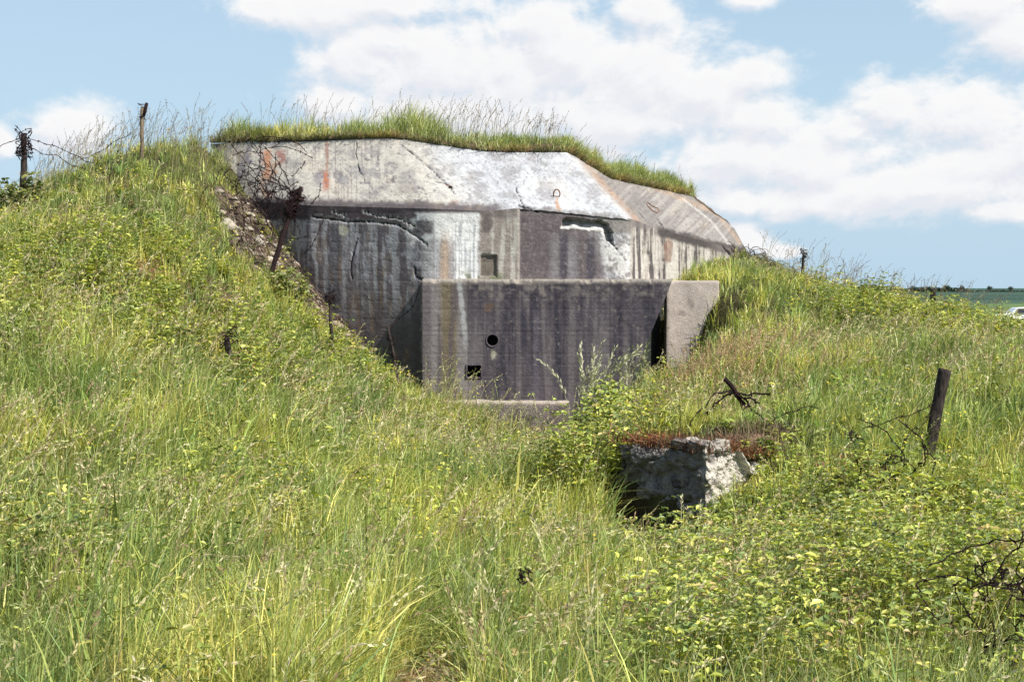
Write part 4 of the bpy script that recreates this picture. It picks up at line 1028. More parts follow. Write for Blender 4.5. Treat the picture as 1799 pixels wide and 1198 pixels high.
STL = [((413, 353), .10, 'small pale stone at the top of the rubble below the roof corner'), ((400, 405), .20, 'large pale grey stone half buried in grass at the left edge of the rubble'),
       ((450, 432), .14, 'cream stone in the middle of the rubble left of the leaning post'), ((432, 408), .11, 'tan stone just right of the half buried grey stone'),
       ((470, 395), .10, 'brownish stone high on the rubble behind the brambles'), ((478, 452), .12, 'light stone low on the rubble by the foot of the leaning post'),
       ((520, 470), .11, 'tan stone against the dark wall right of the leaning post')]
for (a_, b_), sz, lab in STL:
    g = surf_px(a_, b_)[0]
    if np.isnan(g[0]): continue
    V, q = stone_mesh(sz, int(a_), 10, 14)
    o = obj('stone', V, q, mat=M_STONE, col=stone_col(V + g, (.34, .30, .25), 3, (.2, .16, .13), .6), label=lab, cat='stone', group='stones lying on the rubble bank')
    o.location = (g[0], g[1], g[2] + sz * .25)

def wiggle(p0, p1, n, amp, sag=0.0, seed=None):
    p0 = np.array(p0, float); p1 = np.array(p1, float); t = np.linspace(0, 1, n)[:, None]
    L_ = np.linalg.norm(p1 - p0)
    o_ = RNG.normal(size=3) * 50
    w = np.stack([fb2(t[:, 0] * 4 + o_[0], 0 * t[:, 0], 1, 3), fb2(t[:, 0] * 4 + o_[1], 0 * t[:, 0], 2, 3), fb2(t[:, 0] * 4 + o_[2], 0 * t[:, 0], 3, 3)], -1) - .5
    env = np.sin(t * PI) ** .5
    p = p0 * (1 - t) + p1 * t + w * env * amp * 2
    p[:, 2] -= sag * 4 * (t * (1 - t))[:, 0]
    return p
def stems_on(poly, n, mat, rlo, rhi, name, label, hgt=.35, parent=None, lmax=.9, **k):
    pp = surf_px(*rand_in(poly, n).T); mb = MB()
    for p in pp:
        if np.isnan(p[0]): continue
        a_ = random.uniform(0, 2 * PI); Ls = random.uniform(.3, lmax)
        q = p + np.array([math.cos(a_) * Ls, math.sin(a_) * Ls * .5, 0]); q[2] = gz(q[0], q[1]) + random.uniform(-.05, hgt * .6)
        if blocked(np.array([q[0]]), np.array([q[1]]))[0]: q[:2] = p[:2] + np.array([-.3, -.2])
        m_ = (p + q) / 2; m_[2] += random.uniform(.05, hgt) 
        t = np.linspace(0, 1, 9)[:, None]
        c = p * (1 - t) ** 2 + 2 * m_ * t * (1 - t) + q * t ** 2 + (wiggle((0, 0, 0), (0, 0, 0), 9, .06))
        mb.tube(c, np.linspace(random.uniform(rlo, rhi), rlo * .6, 9), 4, False)
    return mb.build(name, mat, parent, label=label, **k)
stems_on(RUBBLE, 340, M_TWIG, .004, .009, 'dead_brambles', 'dark tangled dead bramble stems over the rubble bank', .32, kind='stuff')
stems_on(RUBBLE, 150, M_PALETWIG, .004, .008, 'dry_stems', 'pale dry stems lying among the rubble', .22, kind='stuff')
EDGE = [(560, 500), (640, 560), (740, 625), (800, 690), (760, 700), (690, 650), (600, 590), (545, 545)]
stems_on(EDGE, 170, M_TWIG, .004, .008, 'dead_creeper', 'dark creeper stems along the foot of the left wall', .3, kind='stuff')
VINE = [(1300, 432), (1340, 440), (1400, 470), (1440, 490), (1420, 500), (1350, 480), (1290, 455)]
stems_on(VINE, 150, M_TWIG, .007, .013, 'dead_vines', 'dark dead vines on the slope behind the right end of the bunker', .45, kind='stuff')

# ------------------------------------------------------------------ barbed wire
def barbed(mb, path, r=.005, gap=.16, bl=.035):
    path = np.asarray(path, float)
    mb.tube(path, r, 5)
    d = np.concatenate([[0], np.cumsum(np.linalg.norm(np.diff(path, axis=0), axis=1))])
    s = random.uniform(.02, gap)
    while s < d[-1]:
        c = np.array([np.interp(s, d, path[:, i]) for i in range(3)])
        for _ in range(2):
            v = RNG.normal(size=3); v /= np.linalg.norm(v); mb.tube([c - v * bl, c, c + v * bl], [r * .3, r * 1.3, r * .3], 4, False)
        s += gap * random.uniform(.8, 1.25)
def wire(name, pts, label, r=.005, group=None, amp=.05, sag=0, mat=None, cat='barbed wire'):
    mb = MB(); pts = [np.array(p, float) for p in pts]
    for p, q in zip(pts[:-1], pts[1:]):
        n = max(5, int(np.linalg.norm(q - p) / .12)); barbed(mb, wiggle(p, q, n, amp, sag), r)
    return mb.build(name, mat or M_RUST, None, label=label, cat=cat, group=group, off=pts[0], ) , pts[0]
def place(o): o[0].location = o[1]; return o[0]

def post(name, base, top, r0, r1, mat, label, cat='fence post', group='old fence posts on the banks', n=14, rough=.12, knots=0, extra=None):
    base = np.array(base, float); top = np.array(top, float)
    e = empty(name, tuple(base), label=label, cat=cat, group=group)
    mb = MB(); m = 26; t = np.linspace(0, 1, m)[:, None]
    pth = (top - base) * t; pth += (fb2(t * 3, t * 0 + base[0], 3) - .5) * .03
    mb.tube(pth, np.interp(t[:, 0], [0, 1], [r0, r1]), n)
    V, Q, T = mb.arrays()
    ax_ = np.interp(V[:, 2], np.sort(pth[:, 2]), np.sort(pth[:, 2]))
    V = V + (fb3(V * [22, 22, 3], 5, 3) - .5)[:, None] * r0 * rough * 6 * np.array([1, 1, .3])
    obj('shaft', V, Q, T, mat=mat, parent=e, smooth=True)
    if knots:
        mb = MB()
        for k in range(knots):
            c = (top - base) * random.uniform(.72, 1.0) if extra is None else (top - base) * random.uniform(*extra)
            R_ = random.uniform(1.3, 2.6) * r0; a_ = np.linspace(0, 2 * PI * random.uniform(.7, 1.6), 18); tl = RNG.normal(size=3) * .5
            pts = np.stack([np.cos(a_) * R_, np.sin(a_) * R_, a_ * .01 + np.cos(a_ + tl[0]) * R_ * tl[1] * 1.6], -1) + c
            barbed(mb, pts, .0055, .12, .03)
        mb.build('wire_wrap', M_RUST, e)
    return e
def gp(px, Y, d=0.0):
    x = (px - 899.5) / F * Y; return (x, Y, gz(x, Y) + d)
# left skyline posts
post('fence_post', gp(42, 24.6, -.2), P(42, 234, 24.6), .055, .045, M_WOOD, 'dark skyline fence post with wire knotted round its head on the far left bank', knots=12)
e = post('fence_post', gp(252, 26.3, -.2), P(250, 188, 26.3), .035, .03, M_GREYWOOD, 'slim rusty brown post with forked top standing on the left bank crest', knots=3)
mb = MB(); p0 = np.array(P(252, 205, 26.3)); p1 = np.array(P(258, 181, 26.3)); mb.tube([p0, (p0 + p1) / 2, p1], [.03, .035, .028], 8)
mb.build('forked_tip', M_RUST, e, off=e.location)
place(wire('barbed_wire_strand', [P(42, 240, 24.5), P(95, 256, 24.9), P(165, 287, 25.4)], 'upper barbed wire strand sloping down right from the dark skyline post', .006, 'barbed wire strands', .06, .03))
place(wire('barbed_wire_strand', [P(45, 258, 24.5), P(100, 272, 24.9), P(150, 297, 25.3)], 'lower barbed wire strand sloping down right from the dark skyline post', .006, 'barbed wire strands', .06, .04))
place(wire('barbed_wire_strand', [P(-40, 275, 24.0), P(5, 254, 24.3), P(42, 238, 24.5)], 'barbed wire strand entering from the photo edge to the dark skyline post', .006, 'barbed wire strands', .03, .02))
place(wire('barbed_wire_strand', [P(140, 280, 25.4), P(190, 258, 25.8), P(234, 230, 26.2)], 'barbed wire strand climbing through grass towards the forked post', .005, 'barbed wire strands', .06, .03))
# leaning iron picket in front of the bunker
b0 = P(470, 500, 23.2); t0_ = P(523, 335, 23.6)
e = post('iron_picket', (b0[0], b0[1], b0[2]), t0_, .042, .036, M_RUST, 'leaning dark iron picket with barbed wire massed round its head', cat='picket', group=None, knots=42, extra=(.70, .98), n=8)
mb = MB()
for (a0_, a1_, lab) in (((523, 352), (529, 328), 0), ((520, 350), (533, 352), 0)):
    mb.tube([P(*a0_, 23.55), P(*a1_, 23.55)], [.035, .03], 7)
mb.build('stub_tip', M_RUST, e, off=e.location)
b1 = P(583, 660, 21.6); t1 = P(580, 520, 21.6)
post('thin_stake', (b1[0], b1[1], gz(b1[0], b1[1]) - .1), t1, .034, .022, M_WOOD, 'thin dark upright stake with wire knot at its head before the left wall', cat='stake', group=None, knots=7, extra=(.9, 1.0))
b2 = P(704, 635, 23.2); post('short_stake', (b2[0], 23.2, gz(b2[0], 23.2) - .1), P(681, 570, 23.3), .03, .02, M_WOOD, 'short leaning stake at the foot of the wall left of the lower block', cat='stake', group=None, knots=4, extra=(.5, .8))
b3 = P(404, 690, 17.2); post('stake_stub', (b3[0], 17.2, gz(b3[0], 17.2) - .1), P(400, 592, 17.2), .045, .03, M_WOOD, 'blackened stump of a stake among the weeds on the left bank', cat='stake', group=None, knots=3, extra=(.8, 1))
b4 = P(1407, 470, 28.6); post('skyline_stake', (b4[0], 28.6, gz(b4[0], 28.6) - .1), P(1412, 445, 28.6), .03, .024, M_WOOD, 'small knotted stake on the skyline right of the bunker', cat='stake', group=None, knots=5, extra=(.6, 1))
b5 = P(1641, 530, 28); post('mossy_stump', (b5[0], 28, gz(b5[0], 28) - .1), P(1640, 507, 28), .07, .05, M_WOOD, 'low dark stump post on the right skyline near the fields', cat='post', group=None)
# right wooden post
Yp = 14.0
x5, _, z5 = P(1621, 830, Yp)
e = post('wooden_post', (x5, Yp, gz(x5, Yp) - .15), P(1661, 648, Yp), .058, .062, M_WOOD, 'thick charred round wooden post leaning right in the grass', cat='post', group=None, n=18)
place(wire('barbed_wire_strand', [P(1640, 708, Yp - .06), P(1580, 732, Yp - .1), P(1515, 752, Yp - .1)], 'barbed wire strand running left from the charred wooden post', .0045, 'barbed wire strands', .03, .02))
place(wire('barbed_wire_strand', [P(1634, 722, Yp - .06), P(1600, 760, Yp - .2), P(1565, 800, Yp - .5), P(1590, 830, 13.2)], 'barbed wire strand dropping from the charred post into the brambles', .0045, 'barbed wire strands', .05, .03))
place(wire('barbed_wire_strand', [P(1210, 755, 14.2), P(1240, 715, 14.5), P(1272, 690, 14.6)], 'barbed wire strand rising from the broken block to the branched picket', .0045, 'barbed wire strands', .03, -.05))
place(wire('barbed_wire_strand', [P(1350, 745, 14.4), P(1400, 722, 14.4), P(1440, 718, 14.4)], 'arched barbed wire strand over the dead litter right of the broken block', .0045, 'barbed wire strands', .03, -.03))
# branched iron picket
e = empty('branched_picket', P(1300, 760, 14.6), label='bent iron picket with splayed wire arms in grass behind the broken block', cat='picket')
OO = e.location.copy()
mb = MB(); c = np.array(P(1290, 690, 14.7))
mb.tube(wiggle(P(1273, 665, 14.7), P(1302, 700, 14.7), 6, .02), [.026] * 6, 6); mb.tube(wiggle(c, P(1312, 716, 14.7), 5, .02), .02, 6); mb.tube(wiggle(P(1300, 700, 14.7), P(1318, 830, 14.8), 8, .05), .012, 6)
mb.build('bent_shaft', M_RUST, e, True, off=OO)
for p, q, a_ in (((1290, 690), (1350, 692), .05), ((1290, 690), (1335, 708), .05), ((1300, 695), (1345, 745), .06), ((1290, 690), (1215, 740), .06), ((1290, 688), (1262, 690), .04), ((1300, 700), (1330, 770), .06)):
    mb = MB(); barbed(mb, wiggle(P(*p, 14.7), P(*q, 14.6), 12, a_), .009, .09, .03); mb.build('wire_arm', M_RUST, e, off=OO)

def tangle(name, ctr, rx, ry, rz, n, label, r=.005, rr=(.12, .4), arc=(1.5, 7)):
    e = empty(name, tuple(ctr), label=label, cat='barbed wire'); mb = MB()
    for k in range(n):
        R_ = random.uniform(*rr); a0_ = random.uniform(0, 6.28); a_ = np.linspace(a0_, a0_ + random.uniform(*arc), 22)
        u = RNG.normal(size=3); u /= np.linalg.norm(u); v = np.cross(u, RNG.normal(size=3)); v /= np.linalg.norm(v)
        c = np.array([random.gauss(0, rx), random.gauss(0, ry), random.gauss(0, rz)])
        pts = c + R_ * (np.cos(a_)[:, None] * u + np.sin(a_)[:, None] * v * .7) + wiggle((0, 0, 0), (0, 0, 0), 22, .05)
        barbed(mb, pts, r, .12, .03)
    mb.build('wire_coil', M_RUST, e)
    return e
c = P(1560, 845, 12.2); tangle('barbed_wire_tangle', (c[0], c[1], c[2]), .13, .1, .14, 22, 'dark wire tangle in the brambles below the charred wooden post', .005, (.1, .35), (.7, 2.2))
c = P(1760, 1060, 7.0); tangle('barbed_wire_tangle', (c[0], c[1], c[2]), .12, .08, .12, 26, 'rusty wire tangle in the long grass near the lower right photo corner', .0038, (.08, .35), (.8, 3.0))
c = P(920, 1010, 8.2); tangle('barbed_wire_tangle', (c[0], c[1], c[2]), .04, .04, .04, 4, 'small dark wire knot sunk in the middle of the foreground grass', .004, (.02, .06))
c = P(470, 330, 25.6); tangle('barbed_wire_tangle', (c[0], c[1] - .3, c[2] + .0), .30, .15, .26, 40, 'wire tangle hanging over the left sloped face of the bunker', .006, (.3, 1.0), (.4, 1.5))
c = P(470, 400, 24.4); tangle('barbed_wire_tangle', (c[0], c[1] - .2, c[2] + .1), .40, .2, .36, 34, 'wire tangle spread over the rubble left of the leaning picket', .006, (.3, .9), (.5, 1.7))
# hanging strands on the sloped face
def sy(py): return 28.0 - (py - 250) / 112 * 1.6 - .12
HG = [[(440, 255), (470, 290), (502, 325), (515, 345)], [(462, 256), (490, 285), (508, 325)], [(402, 248), (428, 280), (455, 315), (470, 345)], [(430, 322), (470, 316), (512, 340)],
      [(548, 262), (538, 300), (528, 330), (520, 350)], [(575, 246), (572, 280), (573, 305)], [(425, 300), (445, 340), (480, 375)], [(530, 325), (548, 345), (552, 365)], [(460, 250), (455, 290), (468, 330), (472, 355)]]
HL = ['wire strand hanging from the roof tuft to the leaning picket, the longest', 'second wire strand from the roof tuft to the picket head', 'wire strand crossing the pale left roof corner diagonally', 'wire strand arching level into the picket head',
      'wire strand hanging from the roof right of the picket, curving left', 'straight dark wire hanging down the rust streak', 'wire strand draped low over the dark band left of the picket', 'short wire strand right of the picket head', 'wire strand hanging down through the orange rust stain']
for pts, lab in zip(HG, HL):
    place(wire('hanging_wire', [P(a_, b_, sy(b_) - (1.6 if lab.find('picket') > 0 and i == len(pts) - 1 and a_ in (515, 508, 512, 520) else .0)) for i, (a_, b_) in enumerate(pts)], lab, .0065, 'barbed wires hanging down the sloped face', .05, 0))
place(wire('hanging_wire', [P(741, 495, 23.7), P(725, 540, 24.0), P(700, 560, 24.1), P(683, 580, 23.4)], 'wire curving from the lower wall corner down to the short leaning stake', .006, 'barbed wires hanging down the sloped face', .03, 0))

# ------------------------------------------------------------------ individual plants
def plume(name, base, n, H, spread, label, cols, spk=40):
    e = empty(name, base, label=label, cat='plant')
    x = np.array([RNG.normal(0, spread * .3) for _ in range(n)]); y = RNG.normal(0, .06, n); z = np.zeros(n)
    V, Q, T, C = stalks(x, y, z, RNG.uniform(.7, 1, n) * H, np.full(n, .008), .45, cols, spk, .026, .3)
    obj('seed_heads', V, Q, T, mat=M_SEED, col=C, parent=e)
    m = 60; V, Q, T, C = blades(RNG.normal(0, .12, m), RNG.normal(0, .08, m), np.zeros(m), RNG.uniform(.3, .7, m), np.full(m, .014), 4, .4)
    obj('leaves', V, Q, T, mat=M_GRASS, col=C, parent=e)
    return e
PALE = np.array([(.52, .50, .36), (.44, .44, .28), (.38, .41, .22)])
plume('tall_grass_clump', gp(1040, 22.6), 17, 1.8, .55, 'pale feathery seeding grass clump standing before the dark lower wall', PALE)
plume('tall_grass_clump', gp(1105, 22.4), 4, 1.35, .3, 'sparse tall grass before the dark gap at the right end of the lower wall', PALE * .8)
def bush(name, base, rx, ry, rz, nl, label, size=(.05, .09), dark=1.0, cat='bush'):
    e = empty(name, base, label=label, cat=cat)
    d = RNG.normal(size=(nl, 3)); d /= np.linalg.norm(d, axis=1, keepdims=True); r = RNG.random(nl) ** .4
    lob = .65 + .7 * vn3(d * 2.2 + 5, int(abs(base[0]) * 10) % 50)
    c = d * (r * lob)[:, None] * np.array([rx, ry, rz]) + np.array([0, 0, rz * .9])
    c = c[c[:, 2] > 0]
    nr = np.stack([RNG.normal(.1, .5, len(c)), RNG.normal(-.3, .5, len(c)), np.ones(len(c))], -1)
    V, Q, T, C = leaves(c, nr, RNG.uniform(*size, len(c)), lcols(len(c), c[:, 0] * 3, c[:, 2] * 3) * dark)
    obj('foliage', V, Q, T, mat=M_LEAF, col=C, parent=e)
    mb = MB()
    for k in range(9):
        q = c[RNG.integers(len(c))]; mb.tube(wiggle((random.gauss(0, .05), random.gauss(0, .05), 0), q, 8, .06), np.linspace(.008, .003, 8), 5, False)
    mb.build('stem', M_TWIG, e)
    return e
bush('bramble_bush', gp(1066, 16.6, -.05), .42, .34, .66, 2300, 'light green broad leaved bramble bush beside the left end of the broken block')
bush('bramble_bush', gp(1030, 19.2, -.05), .35, .3, .42, 700, 'smaller bramble bush just left of and behind the light green one')
bush('bramble_bush', gp(1112, 21.5, -.05), .42, .3, .34, 800, 'dark leafy bush at the foot of the slanting gap in the wall', dark=.75)
bush('nettle_clump', gp(500, 22.8, -.1), .45, .3, .38, 800, 'dark green nettle clump at the base of the leaning picket', dark=.55)
bush('skyline_weed', gp(15, 24.0, -.05), .5, .4, .42, 500, 'dark weeds crowding the base of the far left skyline post', dark=.45, size=(.05, .12))
bush('skyline_weed', gp(60, 24.4, -.05), .22, .2, .38, 220, 'thin upright weed just right of the far left skyline post', dark=.5, size=(.05, .12))
bush('roof_weed', (tuple(ROOF_T[np.argmin(np.abs(tp - 1135))] + np.array([-.15, .3, .05]))), .2, .2, .22, 260, 'dark weed tuft on the roof edge near its right end', dark=.5, size=(.03, .06))
for q_ in ((405, 'dark shaggy tuft at the left end of the roof edge'), (455, 'dark shaggy tuft above the rust stained corner of the roof edge')):
    k = np.argmin(np.abs(tp - q_[0])); b = ROOF_T[k] + np.array([0, .25, .05])
    m = 420; V, Q, T, C = blades(RNG.normal(0, .16, m), RNG.normal(0, .12, m), np.zeros(m), RNG.uniform(.2, .42, m), np.full(m, .012), 4, .8, PAL * .5)
    e = empty('grass_tuft', tuple(b), label=q_[1], cat='grass tuft', group='dark tufts on the roof edge'); obj('blades', V, Q, T, mat=M_GRASS, col=C, parent=e)

# ------------------------------------------------------------------ distance: hedge, trees, car
def far_tree(px, Y, h, label, w=1.0):
    x = (px - 899.5) / F * Y; z = -3.1
    e = empty('distant_tree', (x, Y, z), label=label, cat='tree', group='trees along the far field edge')
    mb = MB(); mb.tube([(0, 0, -.2), (0.1, 0, h * .3), (0, .1, h * .6)], [h * .05, h * .035, h * .02], 6)
    for k in range(4): mb.tube([(0, 0, h * .35), (random.uniform(-1, 1) * h * .25, random.uniform(-1, 1) * h * .2, h * random.uniform(.55, .8))], [h * .02, h * .008], 5)
    mb.build('trunk', M_BARK, e)
    n = 900; d = RNG.normal(size=(n, 3)); d /= np.linalg.norm(d, axis=1, keepdims=True)
    c = d * (RNG.random(n) ** .4 * (.6 + .8 * vn3(d * 2 + 3, int(px) % 40)))[:, None] * np.array([h * .42 * w, h * .4, h * .36]) + np.array([0, 0, h * .62])
    V, Q, T, C = leaves(c, RNG.normal(size=(n, 3)), RNG.uniform(.5, 1.0, n) * h * .11, np.tile([.045, .07, .05], (n, 1)) * RNG.uniform(.6, 1.3, n)[:, None])
    obj('crown', V, Q, T, mat=M_LEAF, col=C, parent=e)
for px_, Yd, h_, lab, w_ in ((1568, 960, 4.6, 'dark distant tree furthest along the field edge towards the bunker', 1.1), (1603, 960, 4.2, 'wide distant tree behind the low stump post', 1.5), (1532, 980, 4.0, 'tiny distant tree just above the right grass skyline', 1),
                             (1663, 980, 4.8, 'rounded distant tree right of the low stump post', 1.3), (1689, 980, 4.4, 'smaller distant tree next to the rounded one', 1), (1738, 1000, 4.2, 'distant tree above the far green field', 1.2), (1775, 1000, 3.9, 'last distant tree before the photo edge', 1.1)):
    far_tree(px_, Yd, h_, lab, w_)
n = 9000; x = RNG.uniform(190, 520, n); y = 1000 + RNG.normal(0, 1.5, n) + (x - 190) * .05
hgt = .4 + 3.8 * sst(.35, .7, fb2(x * .035, 0 * x, 4)); c = np.stack([x, y, -3.1 + RNG.random(n) * hgt], -1)
V, Q, T, C = leaves(c, RNG.normal(size=(n, 3)), RNG.uniform(.9, 1.9, n), np.tile([.05, .075, .055], (n, 1)) * RNG.uniform(.6, 1.3, n)[:, None])
obj('hedgerow', V, Q, T, mat=M_LEAF, col=C, kind='stuff', label='dark hedge line along the far edge of the fields')

cx = (1760 - 899.5) / F * 118
car = empty('parked_car', (cx, 113, -3.02), label='white car far off in the field with only its roof showing', cat='car')
prof = [(-2.1, .35), (-2.1, .75), (-1.95, .9), (-1.2, .98), (-.75, 1.42), (.75, 1.46), (1.35, 1.0), (2.0, .85), (2.15, .6), (2.15, .35)]
def prism(prof, w, mat, name, dy=0):
    n = len(prof); V = [(x, -w / 2 * (1 if z < .95 else .82), z) for x, z in prof] + [(x, w / 2 * (1 if z < .95 else .82), z) for x, z in prof]
    Q = [(k, (k + 1) % n, n + (k + 1) % n, n + k) for k in range(n)]
    me = bpy.data.meshes.new(name); me.from_pydata(V, [], Q + [tuple(range(n))[::-1], tuple(range(n, 2 * n))]); me.materials.append(mat)
    o = bpy.data.objects.new(name, me); link(o, car); b = o.modifiers.new('b', 'BEVEL'); b.width = .05; b.segments = 2; return o
prism(prof, 1.7, M_CARW, 'body')
for sgn in (-1, 1):
    mb = MB(); yv = sgn * .79
    mb.add([(-.95, yv * 1.04, 1.02), (1.1, yv * 1.04, 1.02), (.68, yv * .91, 1.36), (-.68, yv * .91, 1.36)], [(0, 1, 2, 3)]); mb.build('window', M_GLASS, car)
    for xx in (-1.35, 1.35):
        mb = MB(); mb.tube([(xx, sgn * .88, .32), (xx, sgn * .66, .32)], .32, 18); mb.build('wheel', M_TYRE, car)

# ------------------------------------------------------------------ light
SD = np.array([0.66, -0.52, 0.88]); SD /= np.linalg.norm(SD)
sun = bpy.data.lights.new('sun', 'SUN'); sun.energy = 4.8; sun.angle = math.radians(.55); sun.color = (1.0, .955, .86)
so = bpy.data.objects.new('sun', sun); COL.objects.link(so)
from mathutils import Vector
so.rotation_euler = Vector(tuple(SD)).to_track_quat('Z', 'Y').to_euler()

W = bpy.data.worlds.new('World'); S.world = W; W.use_nodes = True
nt = W.node_tree; nt.nodes.clear()
out = N(nt, 'ShaderNodeOutputWorld')
sky = N(nt, 'ShaderNodeTexSky', sky_type='NISHITA'); sky.sun_disc = False
sky.sun_elevation = math.asin(SD[2]); sky.sun_rotation = math.atan2(SD[0], SD[1]); sky.air_density = 1.0; sky.dust_density = 1.6; sky.ozone_density = 1.2
tc = N(nt, 'ShaderNodeTexCoord')
BLOBS = [(640,105,100,50),(760,125,150,75),(880,120,150,85),(1000,105,120,90),(1120,140,150,85),(1240,165,85,55),(955,45,75,38),(820,195,230,50),(1090,215,220,50),(590,185,70,35),(700,70,120,25),
 (560,20,120,38),(690,8,120,30),(470,18,45,22),(1130,22,55,30),(1320,2,50,20),(1720,10,90,38),(1775,65,80,42),(125,232,75,42),(2,246,28,28),
 (1340,215,65,50),(1300,280,150,50),(1420,290,150,65),(1560,195,75,45),(1690,210,130,60),(1780,280,150,80),(1620,330,220,48),(1420,350,200,34),(1310,415,42,26),(1370,440,35,12),(1760,370,90,20),(1490,230,60,40),(1320,135,70,30)]
def azel(px, py):
    az = math.atan((px - 899.5) / F); return az, math.atan((505 - py) / F * math.cos(az))
def cloud_group():
    g = bpy.data.node_groups.new('cloud_field', 'ShaderNodeTree')
    g.interface.new_socket('P', in_out='INPUT', socket_type='NodeSocketVector'); g.interface.new_socket('D', in_out='OUTPUT', socket_type='NodeSocketFloat')
    gi = N(g, 'NodeGroupInput'); go = N(g, 'NodeGroupOutput'); cur = None
    for px, py, rx, ry in BLOBS:
        a_, e_ = azel(px, py); sx, sy_ = F / rx, F / ry
        m = N(g, 'ShaderNodeVectorMath', operation='MULTIPLY_ADD'); m.inputs[1].default_value = (sx, sy_, 0); m.inputs[2].default_value = (-a_ * sx, -e_ * sy_, 0)
        L(g, gi.outputs[0], m.inputs[0]); l = N(g, 'ShaderNodeVectorMath', operation='LENGTH'); L(g, m.outputs[0], l.inputs[0])
        if cur is None: cur = l.outputs['Value']
        else:
            s = N(g, 'ShaderNodeMath', operation='SMOOTH_MIN'); s.inputs[2].default_value = .3; L(g, cur, s.inputs[0]); L(g, l.outputs['Value'], s.inputs[1]); cur = s.outputs[0]
    # noise billows
    n1 = N(g, 'ShaderNodeTexNoise'); n1.inputs['Scale'].default_value = 23; n1.inputs['Detail'].default_value = 9; n1.inputs['Roughness'].default_value = .58; n1.inputs['Distortion'].default_value = .15
    mp = N(g, 'ShaderNodeVectorMath', operation='MULTIPLY'); mp.inputs[1].default_value = (1, 1.5, 1); L(g, gi.outputs[0], mp.inputs[0]); L(g, mp.outputs[0], n1.inputs['Vector'])
    n2 = N(g, 'ShaderNodeTexNoise'); n2.inputs['Scale'].default_value = 90; n2.inputs['Detail'].default_value = 6; n2.inputs['Roughness'].default_value = .6; L(g, mp.outputs[0], n2.inputs['Vector'])
    a1 = N(g, 'ShaderNodeMath', operation='MULTIPLY_ADD'); a1.inputs[1].default_value = 2.3; a1.inputs[2].default_value = -1.1; L(g, n1.outputs['Fac'], a1.inputs[0])
    a2 = N(g, 'ShaderNodeMath', operation='MULTIPLY_ADD'); a2.inputs[1].default_value = .8; a2.inputs[2].default_value = -.4; L(g, n2.outputs['Fac'], a2.inputs[0])
    s1 = N(g, 'ShaderNodeMath', operation='ADD'); L(g, a1.outputs[0], s1.inputs[0]); L(g, a2.outputs[0], s1.inputs[1])
    inv = N(g, 'ShaderNodeMath', operation='SUBTRACT'); inv.inputs[0].default_value = 1.5; L(g, cur, inv.inputs[1])
    mx = N(g, 'ShaderNodeMath', operation='MAXIMUM'); mx.inputs[1].default_value = -1.2; L(g, inv.outputs[0], mx.inputs[0])
    s2 = N(g, 'ShaderNodeMath', operation='ADD'); L(g, mx.outputs[0], s2.inputs[0]); L(g, s1.outputs[0], s2.inputs[1]); L(g, s2.outputs[0], go.inputs[0])
    return g
sep = N(nt, 'ShaderNodeSeparateXYZ'); L(nt, tc.outputs['Generated'], sep.inputs[0])
azn = N(nt, 'ShaderNodeMath', operation='ARCTAN2'); L(nt, sep.outputs[0], azn.inputs[0]); L(nt, sep.outputs[1], azn.inputs[1])
eln = N(nt, 'ShaderNodeMath', operation='ARCSINE'); L(nt, sep.outputs[2], eln.inputs[0])
cmb = N(nt, 'ShaderNodeCombineXYZ'); L(nt, azn.outputs[0], cmb.inputs[0]); L(nt, eln.outputs[0], cmb.inputs[1])
CG = cloud_group()
g1 = N(nt, 'ShaderNodeGroup'); g1.node_tree = CG; L(nt, cmb.outputs[0], g1.inputs[0])
ofs = N(nt, 'ShaderNodeVectorMath', operation='ADD'); ofs.inputs[1].default_value = (.006, .012, 0); L(nt, cmb.outputs[0], ofs.inputs[0])
g2 = N(nt, 'ShaderNodeGroup'); g2.node_tree = CG; L(nt, ofs.outputs[0], g2.inputs[0])
def mr(v, a, b, c=0, d=1, smooth=True):
    m = N(nt, 'ShaderNodeMapRange'); m.interpolation_type = 'SMOOTHSTEP' if smooth else 'LINEAR'
    m.inputs['From Min'].default_value = a; m.inputs['From Max'].default_value = b; m.inputs['To Min'].default_value = c; m.inputs['To Max'].default_value = d; L(nt, v, m.inputs['Value']); return m.outputs[0]
dens = mr(g1.outputs[0], -.05, 1.0)
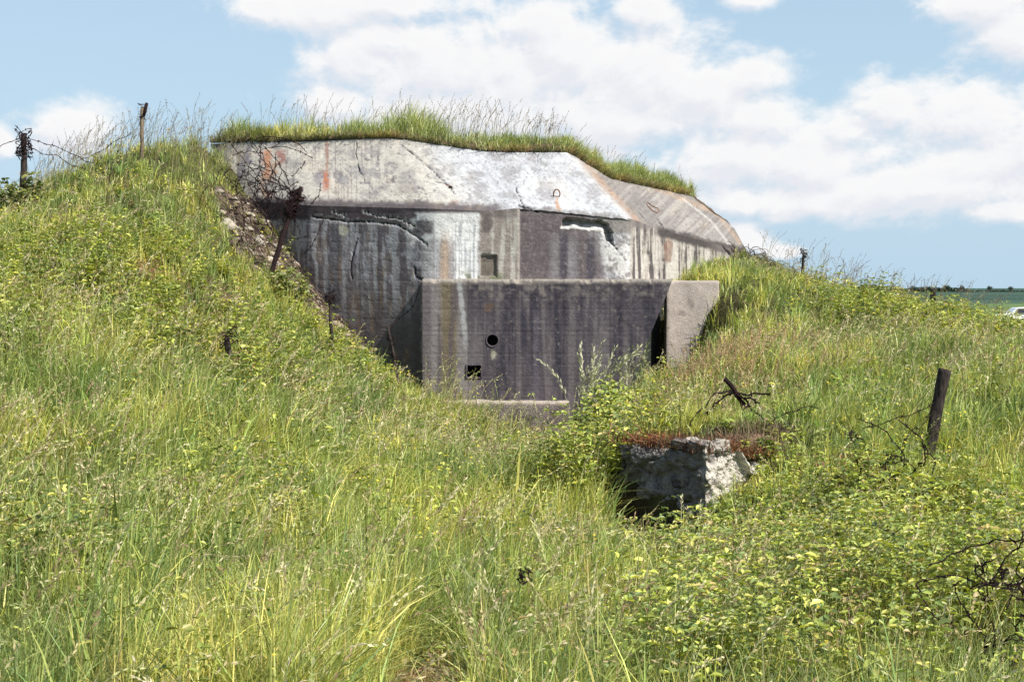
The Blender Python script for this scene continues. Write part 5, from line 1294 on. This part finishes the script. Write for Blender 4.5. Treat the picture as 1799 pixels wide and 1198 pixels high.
df = N(nt, 'ShaderNodeMath', operation='SUBTRACT'); L(nt, g1.outputs[0], df.inputs[0]); L(nt, g2.outputs[0], df.inputs[1])
lit = mr(df.outputs[0], -.6, .48)
core = mr(g1.outputs[0], .5, 1.4, 1.0, .72)
lm = N(nt, 'ShaderNodeMath', operation='MULTIPLY'); L(nt, lit, lm.inputs[0]); L(nt, core, lm.inputs[1])
CL = 7.5
ccol = N(nt, 'ShaderNodeMix', data_type='RGBA'); L(nt, lm.outputs[0], ccol.inputs['Factor'])
ccol.inputs['A'].default_value = (.73 * CL, .75 * CL, .80 * CL, 1); ccol.inputs['B'].default_value = (.89 * CL, .885 * CL, .88 * CL, 1)
# thin veil that pales the blue towards the horizon
veil = mr(eln.outputs[0], 0, .5, .92, .3, False)
hz_ = N(nt, 'ShaderNodeMix', data_type='RGBA'); L(nt, veil, hz_.inputs['Factor']); L(nt, sky.outputs[0], hz_.inputs['A']); hz_.inputs['B'].default_value = (.475 * CL, .65 * CL, .80 * CL, 1)
mixc = N(nt, 'ShaderNodeMix', data_type='RGBA'); L(nt, dens, mixc.inputs['Factor']); L(nt, hz_.outputs['Result'], mixc.inputs['A']); L(nt, ccol.outputs['Result'], mixc.inputs['B'])
bg = N(nt, 'ShaderNodeBackground'); bg.inputs['Strength'].default_value = .092; L(nt, mixc.outputs['Result'], bg.inputs['Color']); L(nt, bg.outputs[0], out.inputs[0])

# ------------------------------------------------------------------ camera
cam = bpy.data.cameras.new('camera'); cam.lens = 50; cam.sensor_width = 36; cam.clip_end = 8000; cam.clip_start = .1
co = bpy.data.objects.new('camera', cam); COL.objects.link(co); co.location = (0, 0, 0); co.rotation_euler = (PI / 2 - PITCH, 0, 0)
S.camera = co
S.view_settings.view_transform = 'Standard'; S.view_settings.look = 'None'; S.view_settings.exposure = .68; S.view_settings.gamma = 1
S.render.engine = 'CYCLES'
S.cycles.max_bounces = 6; S.cycles.diffuse_bounces = 3; S.cycles.transmission_bounces = 3; S.cycles.use_denoising = True
S.cycles.sample_clamp_indirect = 6
